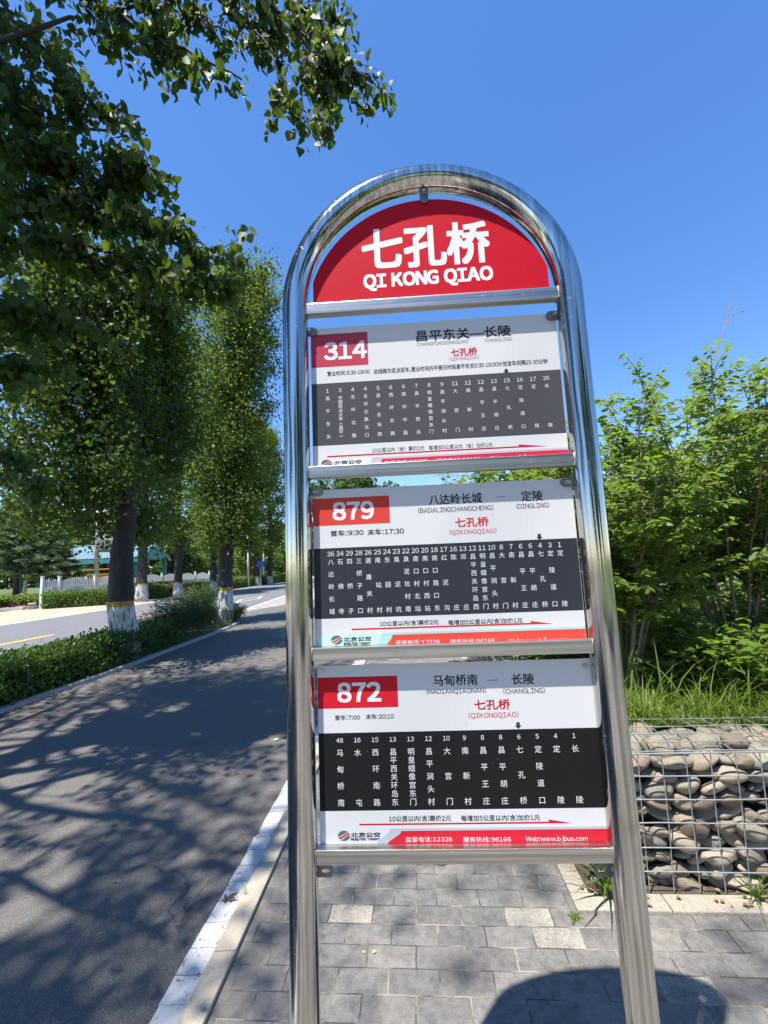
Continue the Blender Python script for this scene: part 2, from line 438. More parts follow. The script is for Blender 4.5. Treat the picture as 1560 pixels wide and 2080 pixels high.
def smooth_line(pts, n=60):
    p = np.array(pts, float); t = p[:, 1]; y = np.linspace(t[0], t[-1], n)
    return [(float(np.interp(q, t, p[:, 0])), float(q)) for q in y]
NEAR = smooth_line([(-6.9,-30),(-6.5,0),(-6.2,10),(-5.95,16.8),(-6.25,23.2),(-6.35,28.3),(-5.6,45),(-3,80),(6,140)], 120)
MID = smooth_line([(-10.6,-30),(-9.9,4),(-9.3,12.9),(-9.0,16.4),(-9.4,28),(-8.9,45),(-6.5,80),(2,140)], 120)
FAR = smooth_line([(-14.8,-30),(-14.2,5),(-13.7,15.3),(-13.5,20.9),(-13.7,26),(-13.9,36),(-12.9,54.9),(-10.5,80),(-3,140)], 120)
ylist = [p[1] for p in NEAR]
def xs(line, y): return float(np.interp(y, [p[1] for p in line], [p[0] for p in line]))
def RE(y): return -.945 + .052*y            # outer edge of the white-painted bricks
def shift(line, dx): return [(p[0]+dx, p[1]) for p in line]
r = MB(); r.sheet(FAR, shift(NEAR, .25), .004); struct(r.build('main_road', ROADGREY))
r = MB(); r.sheet(shift(FAR, -6.5), FAR, .001); struct(r.build('sandy_verge', SAND))
lane = [(x+.25, y) for x, y in NEAR]
r = MB(); r.sheet(lane, [(RE(y), y) for y in ylist], .008); struct(r.build('cycle_lane', ASPHALT))
# markings of the main road
r = MB(); r.sheet([(x-.07, y) for x, y in FAR], [(x+.07, y) for x, y in FAR], .010); struct(r.build('road_edge_line', WLINE))
ne = [(x, y) for x, y in NEAR if y > 13]
r = MB(); r.sheet([(x+.18, y) for x, y in ne], [(x+.32, y) for x, y in ne], .014); struct(r.build('road_edge_line', WLINE))
r = MB()
for y0 in np.arange(-20.6, 120, 7.2):
    yy = np.linspace(y0, y0+4.0, 5)
    r.sheet([(xs(MID, y)-.07, y) for y in yy], [(xs(MID, y)+.07, y) for y in yy], .010)
struct(r.build('road_centre_line', YLINE))
# diamond marking before the crossing
r = MB()
dc = [(-8.1, 24.0), (-7.6, 26.6), (-7.1, 24.0), (-7.6, 21.4)]
for i in range(4):
    a, b = np.array(dc[i]), np.array(dc[(i+1) % 4]); c = np.array([-7.6, 24.0])
    a2, b2 = a+(c-a)*.22, b+(c-b)*.22
    r.add([(*a, .012), (*b, .012), (*b2, .012), (*a2, .012)], [(0, 1, 2, 3)])
struct(r.build('road_diamond_marking', m_whiteline('white road paint', .75)))
# block-paved lay-by between the lane and the road
def m_blocks():
    m, N, L, P = mat('pale block paving')
    b = N.new('ShaderNodeTexBrick'); L.new(coords(N, L), b.inputs['Vector']); b.inputs['Scale'].default_value = 1
    b.inputs['Brick Width'].default_value = .6; b.inputs['Row Height'].default_value = .5; b.inputs['Mortar Size'].default_value = .05
    b.inputs['Color1'].default_value = (.20, .185, .175, 1); b.inputs['Color2'].default_value = (.24, .22, .20, 1); b.inputs['Mortar'].default_value = (.32, .31, .29, 1)
    L.new(b.outputs[0], P.inputs['Base Color']); P.inputs['Roughness'].default_value = .85
    return m
yy = np.linspace(16.5, 70, 20)
r = MB(); r.sheet([(xs(NEAR, y)+.34, y) for y in yy], [(xs(NEAR, y)+.5+min(1, (y-16.5)/8)*3.2, y) for y in yy], .012); struct(r.build('block_paving', m_blocks()))

# hedge strip island between lane and main road
LK = smooth_line([(-4.95,-30),(-4.62,0),(-4.5,5.2),(-4.37,7),(-4.33,10),(-4.3,12.2),(-4.5,13.4),(-5.1,14.4)], 70)
RK = [(max(xs(NEAR, y)+.35, -6.6) if y < 13 else xs(NEAR, y)+.35+(y-13)*.1, y) for x, y in LK]
r = MB(); r.sheet(RK, [(x-.11, y) for x, y in LK], .045); struct(r.build('planting_strip', SOIL))
k = MB()
for i in range(len(LK)-1):
    (xa, ya), (xb, yb) = LK[i], LK[i+1]
    for (z0, z1, o0, o1) in ((0.0, .055, -.11, 0),):
        k.add([(xa+o0, ya, z0), (xa+o1, ya, z0), (xb+o1, yb-.006, z0), (xb+o0, yb-.006, z0), (xa+o0, ya, z1), (xa+o1-.012, ya, z1), (xb+o1-.012, yb-.006, z1), (xb+o0, yb-.006, z1)],
              [(4, 5, 6, 7), (1, 2, 6, 5), (0, 1, 5, 4), (2, 3, 7, 6), (3, 0, 4, 7)])
struct(k.build('strip_kerb', KERBG))

# white painted bricks and the flush beige kerb along the pavement
wb = MB(); kb = MB()
rr = random.Random(3)
y = -8.0
while y < 60:
    step = .118 + rr.uniform(-.008, .012) if y < 9 else 1.0
    a, b = y+.002, y+step-.002
    xo = rr.uniform(-.006, .006)
    dz = rr.uniform(-.001, .002)
    wb.add([(RE(a)+xo, a, 0), (RE(a)+.10, a, 0), (RE(b)+.10, b, 0), (RE(b)+xo, b, 0), (RE(a)+xo, a, .014+dz), (RE(a)+.10, a, .014+dz), (RE(b)+.10, b, .014+dz), (RE(b)+xo, b, .014+dz)],
           [(4, 5, 6, 7), (0, 1, 5, 4), (3, 0, 4, 7), (2, 3, 7, 6)])
    y += step
struct(wb.build('painted_edge_line', WLINE))
y = -8.13
while y < 60:
    step = .5
    a, b = y+.0025, y+step-.0025; o = .102
    kb.add([(RE(a)+o, a, -.01), (RE(a)+o+.10, a, -.01), (RE(b)+o+.10, b, -.01), (RE(b)+o, b, -.01), (RE(a)+o+.006, a, .040), (RE(a)+o+.094, a, .042), (RE(b)+o+.094, b, .042), (RE(b)+o+.006, b, .040)],
           [(4, 5, 6, 7), (0, 1, 5, 4), (3, 0, 4, 7), (2, 3, 7, 6), (1, 2, 6, 5)])
    y += step
struct(kb.build('pavement_kerb', KERBM, bevel=.004))
r = MB(); yy = np.linspace(-8, 60, 30)
r.sheet([(RE(y)+.2035, y) for y in yy], [(RE(y)+14, y) for y in yy], .026); struct(r.build('pavement', PAVERS))

# planter frame: origin at the outer kerb corner
PO = np.array([.735, 1.985]); PU = np.array([.9972, -.075]); PV = np.array([.075, .9972]); PRZ = math.atan2(PU[1], PU[0])
def pl(u, v, z=0): q = PO+u*PU+v*PV; return (float(q[0]), float(q[1]), z)
def pbox(mb, u0, u1, v0, v1, z0, z1, mi=0):
    mb.add([pl(u0, v0, z0), pl(u1, v0, z0), pl(u1, v1, z0), pl(u0, v1, z0), pl(u0, v0, z1), pl(u1, v0, z1), pl(u1, v1, z1), pl(u0, v1, z1)],
           [(0,3,2,1),(4,5,6,7),(0,1,5,4),(1,2,6,5),(2,3,7,6),(3,0,4,7)], mi)
k = MB(); pbox(k, 0, .38, 0, .095, 0, .046); pbox(k, .385, .98, 0.002, .097, 0, .044); pbox(k, .985, 1.8, 0, .095, 0, .046); pbox(k, 1.805, 4, 0, .095, 0, .046)
v = .099
while v < 30:
    pbox(k, 0.001, .082, v, v+.49, 0, .046); v += .495
struct(k.build('planter_kerb', m_concrete('sandy planter kerb', (.33, .295, .24), .8), bevel=.005))
s = MB(); s.add([pl(.083, .098, .034), pl(5, .098, .034), pl(5, .6, .034), pl(.083, .6, .034)], [(0, 1, 2, 3)])
s.add([pl(.083, .6, .034), pl(.5, .6, .034), pl(.5, 30, .034), pl(.083, 30, .034)], [(0, 1, 2, 3)])
struct(s.build('planter_soil', SOIL))
# raised bank behind the gabions
def bank_mesh():
    mb = MB(); nu, nv = 40, 60
    us = np.concatenate([np.linspace(.5, 4, 25), np.linspace(4.5, 45, 15)]); vs = np.concatenate([np.linspace(.5, 6, 35), np.linspace(6.5, 70, 25)])
    rg = np.random.default_rng(5)
    z = .56 + rg.normal(0, .018, (40, 60))
    for i, u in enumerate(us):
        for j, v_ in enumerate(vs): mb.v.append(pl(u, v_, z[i, j]))
    for i in range(39):
        for j in range(59): mb.f.append((i*60+j, (i+1)*60+j, (i+1)*60+j+1, i*60+j+1)); mb.m.append(0)
    pbox(mb, .5, 45, .499, .5, 0, .54); pbox(mb, .499, .5, .5, 70, 0, .54)
    return mb
struct(bank_mesh().build('earth_bank', MEADOW))

# ------------------------------------------------------------------ bus stop sign
K = 1.07                                   # sign units -> metres
SGN = thing('bus_stop_sign', 'arched stainless steel bus stop sign with a red top and three white route boards', 'bus stop sign',
            (.1272*K-.006, .9373*K, 0), -.0467)
SGN.rotation_euler = (0, .004, -.0467)
def sv(v): return EYE + v*K
CR, TR, SPR = .3205*K, .0295*K, sv(.611)    # arch centre radius, tube radius, springing height
fr = MB(); path = [(-CR, 0, z) for z in np.linspace(0, SPR, 14)]
path += [(-CR*math.cos(a), 0, SPR+CR*math.sin(a)) for a in np.linspace(0, math.pi, 42)[1:-1]]
path += [(CR, 0, z) for z in np.linspace(SPR, 0, 14)]
fr.tube(path, TR, 28, cap=False); fr.build('frame', STEEL, SGN, smooth=True)
for vb in (.6068, .2143, -.1811, -.5765):
    b = MB(); h = .0138*K
    b.box((-.3035*K, -.0115*K, sv(vb)-h), (.3035*K, .0095*K, sv(vb)+h)); cb_ = b.build('crossbar', BARSTEEL, SGN, bevel=.0018)
    for sg in (-1, 1):
        w_ = MB(); xw = sg*(CR-TR*.96); rw = random.Random(int(vb*1000)+sg); lo, hi = sv(vb)-h, sv(vb)+h
        ring = [(xw, -.0115*K, lo), (xw, -.0115*K, (lo+hi)/2), (xw, -.0115*K, hi), (xw, 0, hi), (xw, .0095*K, hi), (xw, .0095*K, lo), (xw, 0, lo), (xw, -.0115*K, lo)]
        w_.tube([(p[0]+rw.uniform(-.0012, .0012), p[1], p[2]) for p in ring], [rw.uniform(.0016, .0030) for _ in ring], 6, cap=False)
        w_.build('weld_bead', WELD, cb_, smooth=True)
PY = .0102*K                                # front face of the boards, behind the bar fronts

# glyphs: outlines of single characters, cached as flat meshes
GL = {}
def glyph(ch):
    if ch in GL: return GL[ch]
    c = ch
    if '!' <= ch <= '~': c = chr(ord(ch)+0xFEE0)
    if ch == '|': c = '\u2014'
    cu = bpy.data.curves.new('glyph', 'FONT'); cu.body = c; cu.size = 1; cu.resolution_u = 3
    o = bpy.data.objects.new('glyph', cu); COL.objects.link(o)
    dg = bpy.context.evaluated_depsgraph_get(); dg.update()
    me = o.evaluated_get(dg).to_mesh()
    vs = [(p.co.x, p.co.y) for p in me.vertices]; fs = [tuple(p.vertices) for p in me.polygons]
    o.evaluated_get(dg).to_mesh_clear(); bpy.data.objects.remove(o); bpy.data.curves.remove(cu)
    GL[ch] = (vs, fs); return GL[ch]
def layout(s):
    x = 0; vs, fs = [], []
    for ch in s:
        if ch == ' ': x += .33; continue
        if ch == '-' and not vs: pass
        gv, gf = glyph(ch)
        if not gv: continue
        a = min(p[0] for p in gv); b_ = max(p[0] for p in gv)
        if '!' <= ch <= '~' or ch in '：，':
            if ch == '-': sc, w, off = .38, (b_-a)*.38, 0
            else: sc, w, off = 1, b_-a, 0
            gap = .085
            if ch in ':.,：，': gap = .12
            if ch == '：': gap = .22
            if ch == '，': gap = .2
            pts = [((p[0]-a)*sc+x+gap*.5, p[1]) for p in gv]; adv = w+gap
        else:
            pts = [(p[0]+x, p[1]) for p in gv]; adv = 1.0
        n = len(vs); vs += pts; fs += [tuple(n+i for i in f) for f in gf]; x += adv
    return vs, fs
def text(mb, s, u0, u1, v0, v1, mi, lay=.00014, bold=0):
    """fits the string's outlines into a rectangle of the board (sign units)"""
    vs, fs = layout(s)
    ax, bx = min(p[0] for p in vs), max(p[0] for p in vs); ay, by = min(p[1] for p in vs), max(p[1] for p in vs)
    if u1 is None: sy = (v1-v0)/(by-ay); sx = sy; u1 = u0+(bx-ax)*sx
    sx = (u1-u0)/max(bx-ax, 1e-6); sy = (v1-v0)/max(by-ay, 1e-6)
    P = [((u0+(p[0]-ax)*sx)*K, sv(v0+(p[1]-ay)*sy)) for p in vs]
    offs = [(0, 0)]
    if bold: offs += [(bold*a, bold*b) for a, b in ((1,0),(1,1),(0,1),(-1,1),(-1,0),(-1,-1),(0,-1),(1,-1))]
    for i, (du, dv) in enumerate(offs):
        yq = PY-lay-.000004*i
        mb.add([(p[0]+du*K, yq, p[1]+dv*K) for p in P], fs, mi)
def poly(mb, pts, mi, lay=.00005):
    mb.add([(u*K, PY-lay, sv(v)) for u, v in pts], [tuple(range(len(pts)))], mi)
def rect(mb, u0, u1, v0, v1, mi, lay=.00005): poly(mb, [(u0, v0), (u1, v0), (u1, v1), (u0, v1)], mi, lay)
def chars(mb, s, uc, v, size, mi, w=1.0, bold=0):
    """one character centred at (uc, v)"""
    vs, fs = glyph(s) if len(s) == 1 else layout(s)
    # a full em box for CJK keeps the strokes of flat characters where they belong
    if len(s) == 1 and not ('!' <= s <= '~'):
        cx, cy = .5, .36; sc = size/.93
    else:
        ax, bx = min(p[0] for p in vs), max(p[0] for p in vs); ay, by = min(p[1] for p in vs), max(p[1] for p in vs)
        cx, cy = (ax+bx)/2, (ay+by)/2; sc = size/(by-ay)
    mb.add([((uc+(p[0]-cx)*sc*w)*K, PY-.00014, sv(v+(p[1]-cy)*sc)) for p in vs], fs, mi)

# red name board at the top
nb = MB(); NS = .984; cv, Rr = .594*NS, .297*NS
arc = []
t0 = math.acos(.281*NS/Rr)
for a in np.linspace(t0, math.pi-t0, 49): arc.append((Rr*math.cos(a)*K, sv(cv+Rr*math.sin(a))))
PYB, PY = PY, -.0012                        # the name board hangs just in front of the tube axis and stands on the top bar
out = [(.281*NS*K, sv(.6212))] + arc + [(-.281*NS*K, sv(.6212))]
n_ = len(out)
nb.add([(x, PY, z) for x, z in out]+[(x, PY+.002, z) for x, z in out], [tuple(range(n_))[::-1], tuple(range(n_, 2*n_))]+[(i, (i+1) % n_, n_+(i+1) % n_, n_+i) for i in range(n_)], 0)
text(nb, '七孔桥', -.156*NS, .1476*NS, .714*NS, .820*NS, 1, bold=.0031)
text(nb, 'QI KONG QIAO', -.156*NS, .151*NS, .6595*NS, .7005*NS, 1, bold=.0019)
RED_N = m_paint('red vinyl of the name board', (.50, .006, .020), .40, .02, spots=.2)
nb.build('name_board', [RED_N, WHITETXT], SGN)
PY = PYB

def column_text(mb, nums, names, u0, u1, vnum, hnum, vtop, vbot, size, mi, csize=None):
    n = len(nums)
    for i, (a, s) in enumerate(zip(nums, names)):
        u = u0+(u1-u0)*i/(n-1)
        chars(mb, a, u, vnum, hnum, mi)
        m = len(s)
        sz = min(size, (vtop-vbot)/(m-1)*1.0) if m > 2 else size
        for j, ch in enumerate(s):
            v = vtop+(vbot-vtop)*j/(m-1)
            if ch in '()':
                # brackets of a vertical line lie on their backs
                uu = np.linspace(-size*.4, size*.4, 7); sg = 1 if ch == '(' else -1
                up_ = [(u+q, v+sg*(size*.18*(1-(q/(size*.4))**2))-sg*.002) for q in uu]
                poly(mb, up_+[(q[0], q[1]-.0012) for q in up_[::-1]], mi, .00014)
            else: chars(mb, ch, u, v, sz, mi, w=size/sz*.96 if sz < size else 1)

def logo(mb, uc, vc, w, h, mred, mgrey, mwhite):
    def band(f0, f1, mi, lay):
        xs_ = np.linspace(-1, 1, 25); lo, hi = [], []
        for x in xs_:
            c = math.sqrt(max(0, 1-x*x)); a, b = max(-c, min(c, f0(x))), max(-c, min(c, f1(x)))
            lo.append((x, a)); hi.append((x, b))
        pts = lo+hi[::-1]; ca, sa = math.cos(.35), math.sin(.35)
        q = [(uc+w*.5*(p[0]*ca-p[1]*sa*.8), vc+h*.5*(p[0]*sa*.8+p[1]*ca)) for p in pts]
        k_ = len(lo)
        for i in range(k_-1): poly(mb, [q[i], q[i+1], q[2*k_-2-i], q[2*k_-1-i]], mi, lay)
    band(lambda x: .30+.18*math.sin(x*2.2), lambda x: 1, mgrey, .00012)
    band(lambda x: -.22+.22*math.sin(x*2.4), lambda x: .16+.2*math.sin(x*2.2), mred, .00012)
    band(lambda x: -1, lambda x: -.36+.24*math.sin(x*2.4), mgrey, .00012)

def route_board(label, u0, u1, v0, v1, d):
    mb = MB()
    mb.box((u0*K, PY, sv(v0)), (u1*K, PY+.002, sv(v1)), 0)
    # slots: 0 white 1 red block 2 band 3 strip 4 black print 5 white print 6 red print 7 footer band 8 footer grey edge
    rect(mb, u0+.0005, d['red'][0], d['red'][1], d['red'][2], 1)
    text(mb, d['no'], *d['nor'], 5, bold=d.get('nob', .0015))
    for s, a, b, c, e, mi, bo in d['txt']: text(mb, s, a, b, c, e, mi, bold=bo)
    for (a, b, v, t) in d.get('dash', []): rect(mb, a, b, v-t, v+t, 4)
    u, v, hh = d['dn']
    poly(mb, [(u-.0035, v+hh), (u-.0035, v), (u-.007, v), (u, v-hh), (u+.007, v), (u+.0035, v), (u+.0035, v+hh)][::-1], 4, .00014)
    rect(mb, u0+.0005, u1-.0005, d['band'][0], d['band'][1], 2)
    column_text(mb, d['nums'], d['names'], *d['cols'], 5)
    a, b, c, v, t = d['arrow']
    poly(mb, [(a, v-t), (b, v-t), (b, v+t), (a, v+t)], 6)
    poly(mb, [(b, v-t), (c, v-t), (b, v+.0058)], 6)
    # footer
    f0, f1 = d['foot']; ue = d['re']
    rect(mb, u0+.0005, u1-.0005, f0, f1, 7, .00003)
    # pale wave then the red bar
    def slope(x0, w, mi, lay, top):
        q = []
        for t_ in np.linspace(0, 1, 9):
            s_ = t_*t_*(3-2*t_); q.append((x0-.030+.030*s_, f0+(top-f0)*t_))
        poly(mb, [(u1-.0005 if w is None else x0+w, f0)]+[(u1-.0005 if w is None else x0+w, top)]+q[::-1], mi, lay)
    slope(ue-.022, None, 8, .00006, f1); slope(ue, None, 3, .00009, f1-.0045)
    logo(mb, *d['logo'], .026, .020, 6, 9, 7)
    for s, a, b, c, e, mi, bo in d['ftxt']: text(mb, s, a, b, c, e, mi, lay=.00015, bold=bo)
    o = mb.build('route_board', d['mats'], SGN); o['label'] = label
    return o

GREY9 = m_paint('logo grey', (.10, .12, .12), .45, .05)
S18 = ['昌平东关', '中国政法大学(昌平)', '东环北路', '东环北路北口', '昌平北站西', '西环北路', '西环中路', '昌平西关', '明皇蜡像宫东门', '昌平涧头村', '大宫门', '南新村', '昌平王庄', '昌平胡庄', '七孔桥', '定陵道口', '定陵', '长陵']
FARE = '10公里以内(含)票价2元'; FARE2 = '每增加5公里以内(含)加价1元'
route_board('white route board 314 with a faded charcoal station list', -.287, .289, .205, .568, dict(
    red=(-.151, .470, .5525), no='314', nor=(-.254, -.155, .4885, .530), nob=.0016,
    txt=[('昌平东关—长陵', -.0355, .1836, .5195, .5463, 4, .0006), ('(CHANGPINGDONGGUAN)', -.036, .0847, .507, .5175, 4, 0), ('(CHANGLING)', .1227, .185, .506, .5165, 4, 0),
         ('七孔桥', .0427, .102, .4775, .496, 6, .0006), ('(QIKONGQIAO)', .038, .1065, .4655, .476, 6, 0),
         ('营业时间：5:30-19:00', -.249, -.149, .4475, .459, 4, .0002), ('此线路为定点班车，营业时间内平假日时段昌平东关5:30-19:00计划发车间隔25-30分钟', -.139, .261, .4455, .458, 4, .0002),
         ('10公里以内（含）票价2元', -.150, -.031, .2572, .2682, 4, .0001), ('每增加5公里以内（含）加价1元', -.0207, .1226, .2565, .2675, 4, .0001)],
    dn=(.166, .4335, .0055), band=(.280, .430),
    nums='1 3 4 4 5 6 6 7 8 9 11 12 12 13 15 16 17 20'.split(), names=S18, cols=(-.2495, .2545, .4115, .0092, .3930, .3005, .0098),
    arrow=(-.2536, .181, .2455, .2535, .0018), foot=(.206, .2465), re=-.128, logo=(-.2555, .237),
    ftxt=[('北京公交', -.238, -.1748, .2325, .2425, 4, .0004), ('Beijing Public Transport', -.240, -.177, .2235, .2312, 4, .0003), ('监督电话：12328', -.123, -.026, .2255, .2370, 5, 0), ('服务热线：96166', -.005, .093, .2245, .2360, 5, 0), ('Web: www.bjbus.com', .115, .240, .2225, .2362, 5, 0)],
    mats=[WHITE, m_paint('faded crimson', (.44, .018, .055), .45, .12, .06), m_paint('faded charcoal', (.052, .050, .060), .55, .05, .06), m_paint('crimson bar', (.56, .014, .055), .4, .06), BLACKTXT, WHITETXT, m_paint('crimson print', (.46, .012, .045), .5, .05), m_paint('pale grey footer', (.60, .61, .64), .45, .04), m_paint('mid grey footer', (.42, .43, .47), .45, .04), GREY9]))
S25 = ['八达岭长城', '石佛寺', '四桥子', '三桥子路口', '居庸关村', '南站村', '东园村', '臭泥坑', '臭泥坑村南', '南口村北站', '南口村西站', '南口路口东', '红泥沟', '陈庄', '邓庄', '昌平西关环岛西', '明皇蜡像宫东门', '昌平涧头村', '大宫门', '南新村', '昌平王庄', '昌平胡庄', '七孔桥', '定陵道口', '定陵']
route_board('white route board 879 with a blue-black station list and a mint green footer', -.2895, .2895, -.190, .1765, dict(
    red=(-.1155, .0945, .157), no='879', nor=(-.243, -.152, .107, .1457),
    txt=[('八达岭长城', -.0265, .0905, .131, .154, 4, .0004), ('定陵', .1775, .2236, .1295, .1525, 4, .0004), ('(BADALINGCHANGCHENG)', -.052, .1142, .1125, .126, 4, .0001), ('(DINGLING)', .1649, .2362, .1125, .1255, 4, .0001),
         ('七孔桥', .0288, .101, .0785, .0988, 6, .0006), ('(QIKONGQIAO)', .0145, .1174, .0605, .0735, 6, .0001), ('首车：9:30', -.250, -.1762, .070, .083, 4, .0003), ('末车：17:30', -.1665, -.0858, .069, .0825, 4, .0003),
         (FARE, -.147, -.020, -.1300, -.1192, 4, .0002), (FARE2, .001, .1588, -.1322, -.1212, 4, .0002)],
    dash=[(.1219, .1413, .142, .0006)], dn=(.2093, .0495, .0066), band=(-.110, .0440),
    nums='36 34 29 28 26 25 24 23 22 20 20 18 17 16 13 12 11 10 8 7 6 6 4 3 1'.split(), names=S25, cols=(-.2510, .2510, .0311, .0104, .0130, -.0950, .0123),
    arrow=(-.209, .176, .2235, -.1345, .0018), foot=(-.189, -.1440), re=-.1205, logo=(-.242, -.156),
    ftxt=[('北京公交', -.227, -.1665, -.1600, -.1505, 4, .0004), ('Beijing Public Transport', -.227, -.1687, -.1685, -.1608, 4, .0003), ('监督电话：12328', -.1144, -.0197, -.1715, -.1602, 5, 0), ('服务热线：96166', .0025, .0976, -.1728, -.1615, 5, 0), ('Web:www.bjbus.com', .127, .251, -.1775, -.1640, 5, 0)],
    mats=[WHITE, m_paint('orange red', (.60, .050, .035), .4, .06), m_paint('blue black', (.018, .022, .034), .42, .05, .03), m_paint('orange red bar', (.62, .055, .040), .4, .06), BLACKTXT, WHITETXT, m_paint('orange red print', (.50, .035, .030), .5, .05), m_paint('mint footer', (.47, .68, .64), .45, .04), m_paint('mint edge', (.33, .56, .53), .45, .04), GREY9]))
S14 = ['马甸桥南', '水屯', '西环南路', '昌平西关环岛东', '明皇蜡像宫东门', '昌平涧头村', '大宫门', '南新村', '昌平王庄', '昌平胡庄', '七孔桥', '定陵道口', '定陵', '长陵']
b872 = route_board('white route board 872 with a glossy black station list and grey footer', -.2865, .295, -.5665, -.2095, dict(
    red=(-.1141, -.2977, -.2335), no='872', nor=(-.2425, -.151, -.2845, -.2465),
    txt=[('马甸桥南', -.0375, .0553, -.2567, -.2350, 4, .0004), ('长陵', .127, .1731, -.2580, -.2365, 4, .0004), ('(MADIANQIAONAN)', -.054, .0718, -.2750, -.2625, 4, .0001), ('(CHANGLING)', .1078, .1936, -.2775, -.2650, 4, .0001),
         ('七孔桥', .0462, .119, -.3070, -.2873, 6, .0006), ('(QIKONGQIAO)', .032, .1358, -.3252, -.3120, 6, .0001), ('首车：7:00', -.250, -.1967, -.3215, -.3113, 4, .0002), ('末车：20:10', -.1839, -.1246, -.3210, -.3106, 4, .0002),
         (FARE, -.143, -.0163, -.5222, -.5110, 4, .0002), (FARE2, .0046, .163, -.5228, -.5115, 4, .0002)],
    dash=[(.0763, .1002, -.2481, .0006)], dn=(.1333, -.340, .0066), band=(-.5004, -.3473),
    nums='48 16 15 13 13 12 10 9 8 8 6 5 4 1'.split(), names=S14, cols=(-.2412, .2452, -.3620, .0092, -.3872, -.4850, .0140),
    arrow=(-.2046, .180, .2275, -.5270, .0016), foot=(-.5655, -.5352), re=-.1185, logo=(-.237, -.548),
    ftxt=[('北京公交', -.222, -.162, -.5508, -.5420, 4, .0004), ('Beijing Public Transport', -.223, -.164, -.5580, -.5516, 4, .0003), ('监督电话：12328', -.1108, -.016, -.5610, -.5510, 5, 0), ('服务热线：96166', .0062, .102, -.5622, -.5522, 5, 0), ('Web:www.bjbus.com', .132, .254, -.5640, -.5522, 5, 0)],
    mats=[WHITE, m_paint('signal red', (.56, .008, .022), .35, .05), m_paint('glossy black', (.007, .007, .008), .30, .02, .015, .8), m_paint('signal red bar', (.55, .010, .030), .35, .05), BLACKTXT, WHITETXT, m_paint('signal red print', (.47, .008, .028), .5, .05), m_paint('light grey footer', (.58, .61, .65), .45, .04), m_paint('blue grey footer', (.40, .44, .49), .45, .04), GREY9]))

# tabs that hold the boards, each with its bolt or its empty slot
def tab(u, v, w, h, y, side, slot, bolt, rot=0):
    """rounded steel lug welded to the tube; side: +1 round end towards +u"""
    mb = MB(); n = 10; out = []
    r_ = h/2
    if rot: out = [(-r_, h*1.0)] + [(r_*math.cos(a), r_*math.sin(a)-w/2+r_) for a in np.linspace(math.pi, 2*math.pi, n)] + [(r_, h*1.0)]
    else:
        out = [(-w*.5*side, -r_)] + [((w/2-r_+r_*math.cos(a))*side, r_*math.sin(a)) for a in np.linspace(-math.pi/2, math.pi/2, n)] + [(-w*.5*side, r_)]
    k_ = len(out); yy_ = y
    hole = [(.0052*math.cos(a)*(1.7 if not rot else 1), .0052*math.sin(a)*(1 if not rot else 1.9)) for a in np.linspace(0, 2*math.pi, 13)[:-1]]
    bm = bmesh.new()
    o1 = [bm.verts.new(((u+p[0])*K, yy_, sv(v+p[1]))) for p in out]
    es = [bm.edges.new((o1[i], o1[(i+1) % k_])) for i in range(k_)]
    if slot:
        o2 = [bm.verts.new(((u+p[0])*K, yy_, sv(v+p[1]))) for p in hole]
        es += [bm.edges.new((o2[i], o2[(i+1) % 12])) for i in range(12)]
    bmesh.ops.triangle_fill(bm, edges=es, use_beauty=True)
    ret = bmesh.ops.extrude_face_region(bm, geom=bm.faces[:])
    for e_ in ret['geom']:
        if isinstance(e_, bmesh.types.BMVert): e_.co.y += .003
    bmesh.ops.recalc_face_normals(bm, faces=bm.faces[:])
    me = bpy.data.meshes.new('mounting_tab'); bm.to_mesh(me); bm.free(); me.materials.append(TABM)
    o = bpy.data.objects.new('mounting_tab', me); COL.objects.link(o); o.parent = SGN
    if bolt:
        b = MB(); c = (u*K, y-.0006, sv(v))
        b.tube([(c[0], c[1]+.001, c[2]), (c[0], c[1]-.003, c[2])], .0058, 6); b.tube([(c[0], c[1]-.0029, c[2]), (c[0], c[1]-.011, c[2])], .0030, 10)
        b.build('bolt', BOLTM, o, smooth=False)
TY = PY-.0058
tab(-.001, .888, .050, .021, -.0012-.0058, 1, False, True, rot=1)
tab(-.288, .5585, .036, .0215, TY, 1, True, True); tab(.284, .560, .036, .0225, TY, -1, False, True)
tab(-.282, .1735, .034, .020, TY, 1, True, False); tab(.281, .168, .034, .021, TY, -1, True, False)
tab(-.277, -.6170, .034, .022, PY+.0035, 1, True, False); tab(.279, -.6180, .034, .024, PY+.0035, -1, True, False)
for u, v in ((-.274, -.2196), (.281, -.2232)):
    b = MB(); b.tube([(u*K, PY+.001, sv(v)), (u*K, PY-.0018, sv(v))], .0058, 10); b.tube([(u*K, PY-.0017, sv(v)), (u*K, PY-.0045, sv(v))], .0030, 8)
    b.build('bolt', BOLTM, b872)
    m_ = MB(); m_.box((u*K-.016*math.copysign(1, u)-.011, PY+.0024, sv(v)-.010), (u*K-.016*math.copysign(1, u)+.04, PY+.005, sv(v)+.010)) if False else None

